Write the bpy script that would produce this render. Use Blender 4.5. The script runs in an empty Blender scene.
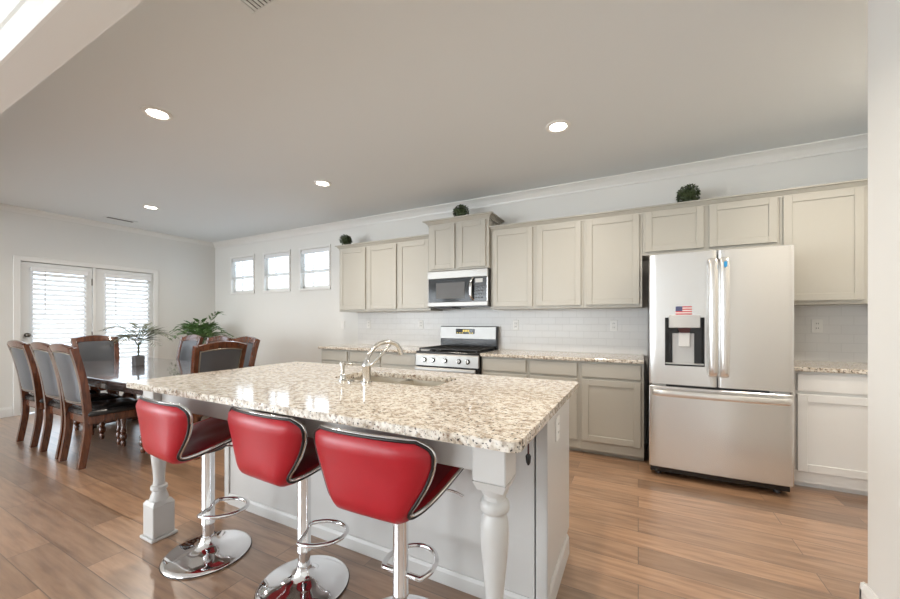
import bpy, bmesh, math, random
from math import sin, cos, pi, radians
from mathutils import Vector, Matrix
random.seed(7)
S = bpy.context.scene
COL = S.collection

# ------------------------------------------------------------------ camera, world, lights, exposure
CAM = (0.0, -4.2753, 1.2537); YAW = 27.347; F = 366.5; CX = 448.67; CY = 321.52
cd = bpy.data.cameras.new('camera'); co = bpy.data.objects.new('camera', cd); COL.objects.link(co)
cd.sensor_width = 36; cd.sensor_fit = 'HORIZONTAL'; cd.lens = F / 900 * 36
cd.shift_x = -(CX - 450) / 900; cd.shift_y = (CY - 299.5) / 900
cd.clip_start = 0.05; cd.clip_end = 100
co.location = CAM; co.rotation_euler = (radians(90), 0, radians(YAW))
S.camera = co

w = bpy.data.worlds.new('sky'); S.world = w; w.use_nodes = True
bg = w.node_tree.nodes['Background']
bg.inputs['Color'].default_value = (0.74, 0.87, 1.0, 1); bg.inputs['Strength'].default_value = 2.5

S.view_settings.view_transform = 'Standard'; S.view_settings.look = 'None'
S.view_settings.gamma = 1.0; S.view_settings.use_curve_mapping = False
S.view_settings.exposure = 0.80

def area(name, loc, rot, sx, sy, power, color):
    l = bpy.data.lights.new(name, 'AREA'); l.shape = 'RECTANGLE'; l.size = sx; l.size_y = sy
    l.energy = power * 1.05; l.color = color
    o = bpy.data.objects.new(name, l); COL.objects.link(o); o.location = loc; o.rotation_euler = [radians(a) for a in rot]
    return o
H = 2.78; XL = -7.36; XN = 0.868; YR = -10.6; XK = 1.72
# area lamps in the added living-room windows out of view, standing in for daylight
for wx in (-2.9, -5.9):
    area('added_daylight', (wx, YR + 0.03, 1.45), (90, 0, 0), 1.8, 2.0, 55, (0.93, 0.97, 1.0))
for wy in (-7.2, -9.4):
    area('added_daylight_side', (XL + 0.03, wy, 1.45), (0, -90, 0), 2.0, 1.8, 60, (0.90, 0.96, 1.0))

# ------------------------------------------------------------------ materials
def _m(name):
    m = bpy.data.materials.new(name); m.use_nodes = True
    nt = m.node_tree; return m, nt, nt.nodes['Principled BSDF']
def mat(name, col, rough=0.5, metal=0.0, coat=0.0, noise=0.0, nscale=8.0, bump=0.0, bscale=200.0, spec=0.5):
    m, nt, b = _m(name)
    b.inputs['Base Color'].default_value = (*col, 1); b.inputs['Roughness'].default_value = rough
    b.inputs['Metallic'].default_value = metal; b.inputs['Coat Weight'].default_value = coat
    b.inputs['Coat Roughness'].default_value = 0.1; b.inputs['Specular IOR Level'].default_value = spec
    tc = nt.nodes.new('ShaderNodeTexCoord')
    if noise:
        n = nt.nodes.new('ShaderNodeTexNoise'); n.inputs['Scale'].default_value = nscale; n.inputs['Detail'].default_value = 4
        nt.links.new(tc.outputs['Object'], n.inputs['Vector'])
        r = nt.nodes.new('ShaderNodeMix'); r.data_type = 'RGBA'
        r.inputs['A'].default_value = (*[c * (1 - noise) for c in col], 1); r.inputs['B'].default_value = (*[min(1, c * (1 + noise)) for c in col], 1)
        nt.links.new(n.outputs['Fac'], r.inputs['Factor']); nt.links.new(r.outputs['Result'], b.inputs['Base Color'])
    if bump:
        n = nt.nodes.new('ShaderNodeTexNoise'); n.inputs['Scale'].default_value = bscale
        nt.links.new(tc.outputs['Object'], n.inputs['Vector'])
        bp = nt.nodes.new('ShaderNodeBump'); bp.inputs['Strength'].default_value = bump; bp.inputs['Distance'].default_value = 0.002
        nt.links.new(n.outputs['Fac'], bp.inputs['Height']); nt.links.new(bp.outputs['Normal'], b.inputs['Normal'])
    return m
def emis(name, col, strength):
    m, nt, b = _m(name); b.inputs['Base Color'].default_value = (*col, 1)
    b.inputs['Emission Color'].default_value = (*col, 1); b.inputs['Emission Strength'].default_value = strength
    return m
def ramp(nt, stops, interp='LINEAR'):
    r = nt.nodes.new('ShaderNodeValToRGB'); e = r.color_ramp.elements; r.color_ramp.interpolation = interp
    while len(e) < len(stops): e.new(0.5)
    for k, (p, c) in enumerate(stops): e[k].position = p; e[k].color = (*c, 1)
    return r
def granite(name):
    m, nt, b = _m(name); L = nt.links; tc = nt.nodes.new('ShaderNodeTexCoord')
    def noise(s, d=5):
        n = nt.nodes.new('ShaderNodeTexNoise'); n.inputs['Scale'].default_value = s; n.inputs['Detail'].default_value = d
        L.new(tc.outputs['Object'], n.inputs['Vector']); return n
    n1 = noise(48, 6); r1 = ramp(nt, [(0.34, (0.36, 0.29, 0.22)), (0.46, (0.60, 0.525, 0.43)), (0.60, (0.78, 0.73, 0.65))]); L.new(n1.outputs['Fac'], r1.inputs['Fac'])
    n2 = noise(95, 3); r2 = ramp(nt, [(0.35, (1, 1, 1)), (0.42, (0, 0, 0))]); L.new(n2.outputs['Fac'], r2.inputs['Fac'])
    n3 = noise(60, 2); r3 = ramp(nt, [(0.62, (0, 0, 0)), (0.70, (1, 1, 1))]); L.new(n3.outputs['Fac'], r3.inputs['Fac'])
    a = nt.nodes.new('ShaderNodeMix'); a.data_type = 'RGBA'; L.new(r2.outputs['Color'], a.inputs['Factor']); L.new(r1.outputs['Color'], a.inputs['A']); a.inputs['B'].default_value = (0.035, 0.028, 0.025, 1)
    c = nt.nodes.new('ShaderNodeMix'); c.data_type = 'RGBA'; L.new(r3.outputs['Color'], c.inputs['Factor']); L.new(a.outputs['Result'], c.inputs['A']); c.inputs['B'].default_value = (0.24, 0.15, 0.10, 1)
    L.new(c.outputs['Result'], b.inputs['Base Color']); b.inputs['Roughness'].default_value = 0.09
    return m
def planks():
    m, nt, b = _m('hardwood_planks'); L = nt.links; tc = nt.nodes.new('ShaderNodeTexCoord')
    br = nt.nodes.new('ShaderNodeTexBrick'); br.offset = 0.37; br.offset_frequency = 2; br.squash = 1
    for k, v in dict(Scale=1.0, Mortar_Size=0.0018, Mortar_Smooth=0.1, Bias=0.0, Brick_Width=1.25, Row_Height=0.165).items():
        br.inputs[k.replace('_', ' ')].default_value = v
    br.inputs['Color1'].default_value = (0, 0, 0, 1); br.inputs['Color2'].default_value = (1, 1, 1, 1); br.inputs['Mortar'].default_value = (0.5, 0.5, 0.5, 1)
    L.new(tc.outputs['Object'], br.inputs['Vector'])
    mp = nt.nodes.new('ShaderNodeMapping'); mp.inputs['Scale'].default_value = (1.6, 16, 1); L.new(tc.outputs['Object'], mp.inputs['Vector'])
    # shift the grain from plank to plank
    va = nt.nodes.new('ShaderNodeVectorMath'); va.operation = 'ADD'; L.new(mp.outputs['Vector'], va.inputs[0])
    vs = nt.nodes.new('ShaderNodeVectorMath'); vs.operation = 'SCALE'; vs.inputs['Scale'].default_value = 9.0; L.new(br.outputs['Color'], vs.inputs[0]); L.new(vs.outputs['Vector'], va.inputs[1])
    n = nt.nodes.new('ShaderNodeTexNoise'); n.inputs['Scale'].default_value = 2.2; n.inputs['Detail'].default_value = 5; n.inputs['Distortion'].default_value = 0.25
    L.new(va.outputs['Vector'], n.inputs['Vector'])
    r = ramp(nt, [(0.25, (0.20, 0.112, 0.064)), (0.5, (0.335, 0.20, 0.118)), (0.75, (0.43, 0.275, 0.175))]); L.new(n.outputs['Fac'], r.inputs['Fac'])
    tint = ramp(nt, [(0.0, (0.70, 0.69, 0.68)), (0.5, (0.98, 0.96, 0.94)), (1.0, (1.24, 1.2, 1.16))]); L.new(br.outputs['Color'], tint.inputs['Fac'])
    mx = nt.nodes.new('ShaderNodeMix'); mx.data_type = 'RGBA'; mx.blend_type = 'MULTIPLY'; mx.inputs['Factor'].default_value = 1
    L.new(r.outputs['Color'], mx.inputs['A']); L.new(tint.outputs['Color'], mx.inputs['B'])
    gr = nt.nodes.new('ShaderNodeMix'); gr.data_type = 'RGBA'; L.new(br.outputs['Fac'], gr.inputs['Factor']); L.new(mx.outputs['Result'], gr.inputs['A']); gr.inputs['B'].default_value = (0.11, 0.07, 0.048, 1)
    L.new(gr.outputs['Result'], b.inputs['Base Color'])
    bp = nt.nodes.new('ShaderNodeBump'); bp.inputs['Strength'].default_value = 0.35; bp.inputs['Distance'].default_value = 0.004; bp.invert = True
    L.new(br.outputs['Fac'], bp.inputs['Height']); L.new(bp.outputs['Normal'], b.inputs['Normal'])
    b.inputs['Roughness'].default_value = 0.33; b.inputs['Specular IOR Level'].default_value = 0.6; b.inputs['Coat Weight'].default_value = 1.0; b.inputs['Coat IOR'].default_value = 1.6; b.inputs['Coat Roughness'].default_value = 0.285
    return m
def tiles():
    m, nt, b = _m('subway_tile'); L = nt.links; tc = nt.nodes.new('ShaderNodeTexCoord')
    mp = nt.nodes.new('ShaderNodeMapping'); mp.inputs['Rotation'].default_value = (radians(-90), 0, 0); L.new(tc.outputs['Object'], mp.inputs['Vector'])
    br = nt.nodes.new('ShaderNodeTexBrick'); br.offset = 0.5
    for k, v in dict(Scale=1.0, Mortar_Size=0.0018, Mortar_Smooth=0.2, Bias=0.0, Brick_Width=0.152, Row_Height=0.0765).items():
        br.inputs[k.replace('_', ' ')].default_value = v
    br.inputs['Color1'].default_value = (0.74, 0.735, 0.72, 1); br.inputs['Color2'].default_value = (0.72, 0.715, 0.70, 1); br.inputs['Mortar'].default_value = (0.65, 0.645, 0.63, 1)
    L.new(mp.outputs['Vector'], br.inputs['Vector']); L.new(br.outputs['Color'], b.inputs['Base Color'])
    bp = nt.nodes.new('ShaderNodeBump'); bp.inputs['Strength'].default_value = 0.5; bp.inputs['Distance'].default_value = 0.002; bp.invert = True
    L.new(br.outputs['Fac'], bp.inputs['Height']); L.new(bp.outputs['Normal'], b.inputs['Normal']); b.inputs['Roughness'].default_value = 0.28
    return m
def wood(name, c0, c1, rough, coat, scale=(3, 3, 0.6)):
    m, nt, b = _m(name); L = nt.links; tc = nt.nodes.new('ShaderNodeTexCoord')
    mp = nt.nodes.new('ShaderNodeMapping'); mp.inputs['Scale'].default_value = scale; L.new(tc.outputs['Object'], mp.inputs['Vector'])
    n = nt.nodes.new('ShaderNodeTexNoise'); n.inputs['Scale'].default_value = 9; n.inputs['Detail'].default_value = 6; n.inputs['Distortion'].default_value = 1.2
    L.new(mp.outputs['Vector'], n.inputs['Vector']); r = ramp(nt, [(0.3, c0), (0.7, c1)]); L.new(n.outputs['Fac'], r.inputs['Fac'])
    L.new(r.outputs['Color'], b.inputs['Base Color']); b.inputs['Roughness'].default_value = rough; b.inputs['Coat Weight'].default_value = coat; b.inputs['Coat Roughness'].default_value = 0.05; b.inputs['Coat IOR'].default_value = 1.6
    return m
def brushed(name, col, rough, sc=(160, 160, 1.2), strength=0.06, met=0.82):
    m, nt, b = _m(name); L = nt.links; tc = nt.nodes.new('ShaderNodeTexCoord')
    mp = nt.nodes.new('ShaderNodeMapping'); mp.inputs['Scale'].default_value = sc; L.new(tc.outputs['Object'], mp.inputs['Vector'])
    n = nt.nodes.new('ShaderNodeTexNoise'); n.inputs['Scale'].default_value = 3; n.inputs['Detail'].default_value = 3; L.new(mp.outputs['Vector'], n.inputs['Vector'])
    bp = nt.nodes.new('ShaderNodeBump'); bp.inputs['Strength'].default_value = strength; bp.inputs['Distance'].default_value = 0.001
    L.new(n.outputs['Fac'], bp.inputs['Height']); L.new(bp.outputs['Normal'], b.inputs['Normal'])
    b.inputs['Base Color'].default_value = (*col, 1); b.inputs['Metallic'].default_value = met; b.inputs['Roughness'].default_value = rough
    return m
def glass(name):
    m = bpy.data.materials.new(name); m.use_nodes = True; nt = m.node_tree; nt.nodes.clear()
    out = nt.nodes.new('ShaderNodeOutputMaterial'); mx = nt.nodes.new('ShaderNodeMixShader'); t = nt.nodes.new('ShaderNodeBsdfTransparent'); g = nt.nodes.new('ShaderNodeBsdfGlossy')
    g.inputs['Roughness'].default_value = 0.02; mx.inputs[0].default_value = 0.06
    nt.links.new(t.outputs[0], mx.inputs[1]); nt.links.new(g.outputs[0], mx.inputs[2]); nt.links.new(mx.outputs[0], out.inputs[0])
    return m
def leather(name, c0, c1, rough):
    m = mat(name, c0, rough, noise=0.18, nscale=5, bump=0.15, bscale=260); return m

M = dict(
    wall=mat('wall_paint', (0.77, 0.765, 0.735), 0.7, bump=0.05, bscale=300), ceil=mat('ceiling_paint', (0.765, 0.80, 0.81), 0.8, bump=0.05, bscale=250),
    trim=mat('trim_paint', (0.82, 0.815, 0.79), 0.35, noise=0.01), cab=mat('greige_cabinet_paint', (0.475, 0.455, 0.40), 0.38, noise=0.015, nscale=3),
    cabw=mat('white_cabinet_paint', (0.59, 0.58, 0.56), 0.35, noise=0.012, nscale=3),
    door=mat('door_paint', (0.80, 0.81, 0.80), 0.4), blind=mat('blind_slat_vinyl', (0.84, 0.85, 0.86), 0.45), glass=glass('window_glass'), sinks=brushed('sink_steel', (0.72, 0.68, 0.60), 0.42, (1.5, 60, 60)), hsteel=brushed('handle_steel', (0.80, 0.79, 0.77), 0.24),
    floor=planks(), granite=granite('speckled_granite'), tile=tiles(),
    steel=brushed('brushed_steel', (0.76, 0.76, 0.75), 0.27), steelh=brushed('brushed_steel_bar', (0.44, 0.435, 0.42), 0.46, (1.5, 160, 160)),
    chrome=mat('chrome', (0.80, 0.80, 0.81), 0.06, metal=1, noise=0.01), nickel=mat('faucet_nickel', (0.68, 0.67, 0.64), 0.16, metal=1, noise=0.02),
    black=mat('black_enamel', (0.012, 0.012, 0.013), 0.16, noise=0.1), iron=mat('cast_iron', (0.022, 0.022, 0.022), 0.5, bump=0.2), dglass=mat('dark_glass', (0.02, 0.022, 0.024), 0.08, noise=0.1, spec=0.25),
    mwglass=mat('microwave_window', (0.13, 0.13, 0.13), 0.35, noise=0.05, spec=0.2), dgrey=mat('dark_grey_plastic', (0.06, 0.06, 0.065), 0.4, noise=0.1), lgrey=mat('light_grey_plastic', (0.55, 0.55, 0.54), 0.35, noise=0.03),
    plate=mat('outlet_plastic', (0.82, 0.81, 0.78), 0.35, noise=0.01), slot=mat('outlet_slot', (0.08, 0.08, 0.08), 0.5, noise=0.1),
    red=leather('red_leather', (0.42, 0.012, 0.022), None, 0.34), seatred=leather('dark_red_leather', (0.20, 0.012, 0.022), None, 0.3), pipe=mat('black_piping', (0.015, 0.012, 0.012), 0.35, noise=0.1),
    mahog=wood('mahogany', (0.045, 0.012, 0.006), (0.17, 0.052, 0.021), 0.22, 0.6), table=wood('dark_table_wood', (0.055, 0.038, 0.034), (0.115, 0.082, 0.074), 0.24, 1.0, (0.6, 4, 3)),
    chairl=leather('charcoal_leather', (0.085, 0.090, 0.10), None, 0.28), seatl=leather('black_leather', (0.018, 0.017, 0.018), None, 0.25), bead=mat('nailhead_trim', (0.30, 0.27, 0.22), 0.3, metal=0.8, noise=0.1),
    leaf=mat('boxwood_leaf', (0.045, 0.066, 0.022), 0.5, noise=0.7, nscale=60), fern=mat('fern_leaf', (0.085, 0.17, 0.05), 0.45, noise=0.4, nscale=12), palm=mat('grey_green_frond', (0.12, 0.14, 0.085), 0.5, noise=0.35, nscale=10),
    pot=mat('slate_pot', (0.19, 0.19, 0.20), 0.45, noise=0.15), tanpot=mat('woven_pot', (0.22, 0.14, 0.08), 0.7, noise=0.3, nscale=60), soil=mat('soil', (0.03, 0.02, 0.014), 0.9, noise=0.4, nscale=50),
    lamp=emis('lamp_diffuser', (1.0, 0.93, 0.82), 9.0), disp=emis('amber_display', (0.55, 0.42, 0.08), 0.9), blue=mat('blue_sticker', (0.03, 0.30, 0.62), 0.4, noise=0.03), fred=mat('flag_red', (0.55, 0.06, 0.07), 0.4, noise=0.03), fwhite=mat('flag_white', (0.78, 0.74, 0.72), 0.4, noise=0.02), fblue=mat('flag_blue', (0.06, 0.07, 0.16), 0.4, noise=0.05),
    bronze=mat('door_knob_metal', (0.16, 0.14, 0.12), 0.3, metal=1, noise=0.1), cordm=mat('dark_red_cord', (0.06, 0.008, 0.008), 0.5, noise=0.2), ground=mat('patio_concrete', (0.5, 0.49, 0.47), 0.9, noise=0.1),
)

# ------------------------------------------------------------------ builders
ORG = {}
class MB:
    def __init__(s): s.bm = bmesh.new(); s.uv = None
    def box(s, x0, x1, y0, y1, z0, z1, bev=0.0, seg=1):
        r = bmesh.ops.create_cube(s.bm, size=1); vs = r['verts']
        for v in vs: v.co = Vector(((x0 + x1) / 2 + v.co.x * (x1 - x0), (y0 + y1) / 2 + v.co.y * (y1 - y0), (z0 + z1) / 2 + v.co.z * (z1 - z0)))
        if bev:
            es = list({e for v in vs for e in v.link_edges}); bmesh.ops.bevel(s.bm, geom=es, offset=bev, segments=seg, affect='EDGES', profile=0.5)
        return s
    def ring(s, pts): return [s.bm.verts.new(p) for p in pts]
    def skin(s, rings, cap=True, closed=True):
        for a, b in zip(rings, rings[1:]):
            n = len(a)
            for i in range(n if closed else n - 1):
                try: s.bm.faces.new((a[i], a[(i + 1) % n], b[(i + 1) % n], b[i]))
                except ValueError: pass
        if cap:
            for r in (rings[0][::-1], rings[-1]):
                try: s.bm.faces.new(r)
                except ValueError: pass
        return s
    def lathe(s, prof, c=(0, 0, 0), seg=24):
        rings = []
        for z, r in prof: rings.append(s.ring([(c[0] + r * cos(2 * pi * k / seg), c[1] + r * sin(2 * pi * k / seg), c[2] + z) for k in range(seg)]))
        return s.skin(rings)
    def sweep(s, path, sect, closed=False, up=Vector((0, 0, 1))):
        """sweep a section [(a,b)...] (or fn of t) along a path; a runs sideways, b runs along the up-ish normal"""
        P = [Vector(p) for p in path]; n = len(P); rings = []
        for i, p in enumerate(P):
            t = (P[(i + 1) % n] - P[i - 1]) if closed else (P[min(i + 1, n - 1)] - P[max(i - 1, 0)])
            t.normalize(); u = up if abs(t.dot(up)) < 0.98 else Vector((0, 1, 0))
            a = t.cross(u).normalized(); b = a.cross(t).normalized()
            sc = sect(i / max(1, n - 1)) if callable(sect) else sect
            rings.append(s.ring([p + a * q[0] + b * q[1] for q in sc]))
        if closed: rings.append(rings[0]); return s.skin(rings, cap=False)
        return s.skin(rings)
    def tube(s, path, r, seg=10, closed=False):
        f = r if callable(r) else (lambda t: r)
        return s.sweep(path, lambda t: [(f(t) * cos(2 * pi * k / seg), f(t) * sin(2 * pi * k / seg)) for k in range(seg)], closed)
    def cyl(s, p0, p1, r0, r1=None, seg=20):
        r1 = r0 if r1 is None else r1; return s.tube([p0, p1], lambda t: r0 + (r1 - r0) * t, seg)
    def ball(s, c, r, sub=2, sc=(1, 1, 1)):
        rr = bmesh.ops.create_icosphere(s.bm, subdivisions=sub, radius=r)
        for v in rr['verts']: v.co = Vector((c[0] + v.co.x * sc[0], c[1] + v.co.y * sc[1], c[2] + v.co.z * sc[2]))
        return s
    def prism(s, poly, axis, a, b):
        """poly of 2-D points extruded along axis from a to b. axis x: (y,z); y: (x,z); z: (x,y)"""
        f = {'x': lambda p, t: (t, p[0], p[1]), 'y': lambda p, t: (p[0], t, p[1]), 'z': lambda p, t: (p[0], p[1], t)}[axis]
        return s.skin([s.ring([f(p, a) for p in poly]), s.ring([f(p, b) for p in poly])])
    def grid(s, rows):
        R = [s.ring(r) for r in rows]; return s.skin(R, cap=False, closed=False)
    def quad(s, *p):
        s.bm.faces.new([s.bm.verts.new(q) for q in p]); return s
    def build(s, name, m, parent=None, org=None, smooth=None, mods=()):
        o = ORG.get(parent.name, Vector()) if parent else Vector(org or (0, 0, 0))
        bmesh.ops.recalc_face_normals(s.bm, faces=s.bm.faces)
        for v in s.bm.verts: v.co -= o
        me = bpy.data.meshes.new(name); s.bm.to_mesh(me); s.bm.free()
        ms = m if isinstance(m, (list, tuple)) else [m]
        for k in ms: me.materials.append(M[k])
        if smooth:
            me.polygons.foreach_set('use_smooth', [True] * len(me.polygons))
            me.set_sharp_from_angle(angle=radians(smooth))
        ob = bpy.data.objects.new(name, me); COL.objects.link(ob)
        if parent: ob.parent = parent; ORG[ob.name] = o
        else: ob.location = o; ORG[ob.name] = o
        return ob
def thing(name, label, cat, loc=(0, 0, 0), group=None):
    o = bpy.data.objects.new(name, None); o.empty_display_size = 0.1; COL.objects.link(o); o.location = loc
    ORG[o.name] = Vector(loc); return tag(o, label, cat, group)
def tag(o, label, cat, group=None):
    o['label'] = label; o['category'] = cat
    if group: o['group'] = group
    return o
def struct(o): o['kind'] = 'structure'; return o
def sroot(name, loc):
    o = bpy.data.objects.new(name, None); COL.objects.link(o); o.location = loc; ORG[o.name] = Vector(loc); o['kind'] = 'structure'; return o
def dup(root, loc, rotz, label, group=None):
    r = root.copy(); COL.objects.link(r); r.location = loc; r.rotation_euler = (0, 0, rotz); r['label'] = label
    if group: r['group'] = group
    for ch in list(root.children):
        c = ch.copy(); COL.objects.link(c); c.parent = r
        for g in list(ch.children):
            d = g.copy(); COL.objects.link(d); d.parent = c
    return r
def circ(r, n=10): return [(r * cos(2 * pi * k / n), r * sin(2 * pi * k / n)) for k in range(n)]
def spline(pts, n=8):
    P = [Vector(p) for p in pts]; P = [P[0] * 2 - P[1]] + P + [P[-1] * 2 - P[-2]]; out = []
    for i in range(1, len(P) - 2):
        for k in range(n):
            t = k / n; a, b, c, d = P[i - 1], P[i], P[i + 1], P[i + 2]
            out.append(0.5 * ((2 * b) + (c - a) * t + (2 * a - 5 * b + 4 * c - d) * t * t + (3 * b - a - 3 * c + d) * t ** 3))
    return out + [P[-2]]

# ------------------------------------------------------------------ room shell
struct(MB().box(XL - 0.15, XK + 0.15, YR - 0.15, 0.15, -0.08, 0).build('floor', 'floor'))
struct(MB().box(XL - 0.15, XK + 0.15, YR - 0.15, 0.15, H, H + 0.1).build('ceiling', 'ceil'))
WIN = [(-6.825, -6.195), (-5.885, -5.255), (-4.97, -4.335)]; WZ0, WZ1 = 1.80, 2.435
b = MB(); xs = [XL - 0.15] + [v for w_ in WIN for v in w_] + [XK + 0.15]
b.box(xs[0], xs[-1], 0, 0.14, 0, WZ0).box(xs[0], xs[-1], 0, 0.14, WZ1, H)
for k in range(0, len(xs), 2): b.box(xs[k], xs[k + 1], 0, 0.14, WZ0, WZ1)
struct(b.build('wall_back', 'wall'))
DY0, DY1, DZ = -2.55, -1.03, 2.07
LW = ((-10.35, -8.45), (-8.15, -6.25))
b = MB().box(XL - 0.14, XL, YR - 0.15, DY0, 0, 0.4).box(XL - 0.14, XL, YR - 0.15, DY0, 2.5, H)
for ya, yb in ((YR - 0.15, -10.35), (-8.45, -8.15), (-6.25, DY0)): b.box(XL - 0.14, XL, ya, yb, 0.4, 2.5)
struct(b.box(XL - 0.14, XL, DY1, 0, 0, H).box(XL - 0.14, XL, DY0, DY1, DZ, H).build('wall_left', 'wall'))
struct(MB().box(XN, XK + 0.14, YR - 0.15, -2.06, 0, H, 0.012, 3).build('wall_right', 'wall'))
struct(MB().box(XK, XK + 0.14, -2.06, 0, 0, H).build('wall_pantry', 'wall'))
b = MB(); rx = [XL, -6.85, -4.95, -3.85, -1.95, XN]
b.box(XL, XN, YR - 0.14, YR, 0, 0.4).box(XL, XN, YR - 0.14, YR, 2.5, H)
for k in range(0, 6, 2): b.box(rx[k], rx[k + 1], YR - 0.14, YR, 0.4, 2.5)
struct(b.build('wall_rear', 'wall'))
for k, (x0, x1) in enumerate(((-6.85, -4.95), (-3.85, -1.95))):  # added windows behind the camera, out of view, to let in daylight
    r = sroot('window_%d' % (k + 4), ((x0 + x1) / 2, YR, 0.4)); f = MB(); xm = (x0 + x1) / 2
    for a in (x0, x1 - 0.06, xm - 0.04): f.box(a, a + (0.08 if a == xm - 0.04 else 0.06), YR - 0.09, YR + 0.015, 0.4, 2.5)
    for z in (0.4, 1.42, 2.44): f.box(x0, x1, YR - 0.09, YR + 0.01, z, z + 0.06)
    f.build('window_frame', 'trim', r); MB().box(x0, x1, YR - 0.02, YR - 0.016, 0.42, 2.48).build('pane', 'glass', r)
for k, (y0, y1) in enumerate(LW):  # unseen side windows, put in for side light on the kitchen
    r = sroot('window_%d' % (k + 6), (XL, (y0 + y1) / 2, 0.4)); f = MB(); ym = (y0 + y1) / 2
    for a, c in ((y0, y0 + 0.06), (y1 - 0.06, y1), (ym - 0.04, ym + 0.04)): f.box(XL - 0.09, XL + 0.015, a, c, 0.4, 2.5)
    for z in (0.4, 1.42, 2.44): f.box(XL - 0.09, XL + 0.01, y0, y1, z, z + 0.06)
    f.build('window_frame', 'trim', r); MB().box(XL - 0.02, XL - 0.016, y0, y1, 0.42, 2.48).build('pane', 'glass', r)
# dropped header between kitchen and living room
struct(MB().box(XL, XN, -3.69, -3.555, 2.50, H).build('beam', 'wall'))
def crown(h=0.095, d=0.085): return [(0, -h), (0.012, -h), (0.016, -h * 0.8), (d * 0.5, -h * 0.42), (d * 0.85, -h * 0.18), (d, -h * 0.14), (d, 0), (0, 0)]
struct(MB().prism([(-a, H + z) for a, z in crown()], 'x', XL, XK).build('trim_1', 'trim'))
struct(MB().prism([(XL + a, H + z) for a, z in crown(0.07, 0.06)], 'y', -3.555, 0).build('trim_2', 'trim'))
struct(MB().prism([(-3.69 - a, H + z) for a, z in crown(0.10, 0.09)], 'x', XL, XN).build('trim_3', 'trim'))
struct(MB().prism([(-3.69 - a, 2.50 + z) for a, z in ((0, 0), (0.012, 0), (0.012, 0.03), (0.02, 0.05), (0.0, 0.06))], 'x', XL, XN).build('trim_4', 'trim'))
bb = [(0, 0), (0.016, 0), (0.016, 0.10), (0.010, 0.118), (0.006, 0.13), (0, 0.13)]
struct(MB().prism([(-a, z) for a, z in bb], 'x', XL, -3.87).build('baseboard_back', 'trim'))
struct(MB().prism([(XL + a, z) for a, z in bb], 'y', YR, -2.62).prism([(XL + a, z) for a, z in bb], 'y', -0.96, 0).build('baseboard_left', 'trim'))
b = MB().prism([(XN - a, z) for a, z in bb], 'y', YR, -2.046).prism([(-2.06 + a, z) for a, z in bb], 'x', XN - 0.016, XK)
b.prism([(XN - a, z) for a, z in ((0.016, 0), (0.032, 0), (0.028, 0.014), (0.016, 0.02))], 'y', YR, -2.036)
struct(b.build('baseboard_right', 'trim'))
# outside ground beyond the patio doors
struct(MB().box(-14, XL - 0.15, -9, 4, -0.2, -0.1).build('ground', 'ground'))
struct(MB().box(-3.74, XK, -0.012, 0, 0.90, 1.40).build('wall_backsplash', 'tile'))

# transom windows
for k, (x0, x1) in enumerate(WIN):
    r = sroot('window_%d' % (k + 1), ((x0 + x1) / 2, 0, WZ0)); xm = (x0 + x1) / 2
    c = MB(); t = 0.038
    c.box(x0 - t, x0, -0.014, 0, WZ0 - t, WZ1 + t, 0.003).box(x1, x1 + t, -0.014, 0, WZ0 - t, WZ1 + t, 0.003).box(x0 - t, x1 + t, -0.016, 0, WZ1, WZ1 + t, 0.003).box(x0 - t, x1 + t, -0.018, 0, WZ0 - t, WZ0, 0.003)
    c.build('casing', 'trim', r)
    f = MB()
    f.box(x0, x0 + 0.035, 0.05, 0.11, WZ0, WZ1).box(x1 - 0.035, x1, 0.05, 0.11, WZ0, WZ1).box(x0, x1, 0.05, 0.11, WZ0, WZ0 + 0.04).box(x0, x1, 0.05, 0.11, WZ1 - 0.035, WZ1)
    f.build('window_frame', 'trim', r)
    MB().box(x0, x1, 0.055, 0.105, 2.065, 2.10).build('meeting_rail', 'trim', r)
    MB().box(x0 + 0.18, x0 + 0.21, 0.075, 0.10, WZ0, WZ1).build('muntin', 'trim', r)
    MB().box(x0, x1, 0.088, 0.092, WZ0, WZ1).build('pane', 'glass', r)
    t = thing('window_blind', ('white blind in the transom window next to the room corner', 'white blind in the middle of the three transom windows', 'white blind in the transom window next to the upper cabinets')[k], 'blind', (xm, 0.02, WZ1), 'blinds in the transom windows')
    MB().box(x0 + 0.004, x1 - 0.004, 0.004, 0.045, WZ1 - 0.065, WZ1 - 0.002, 0.004).build('valance', 'blind', t)
    s = MB()
    for q in range(8):
        z = WZ1 - 0.09 - q * 0.036
        s.quad((x0 + 0.01, 0.008, z + 0.003), (x1 - 0.01, 0.008, z + 0.003), (x1 - 0.01, 0.044, z), (x0 + 0.01, 0.044, z))
    s.build('slats', 'blind', t); MB().box(x0 + 0.008, x1 - 0.008, 0.012, 0.040, WZ1 - 0.39, WZ1 - 0.375, 0.003).build('bottom_rail', 'blind', t)

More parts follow.
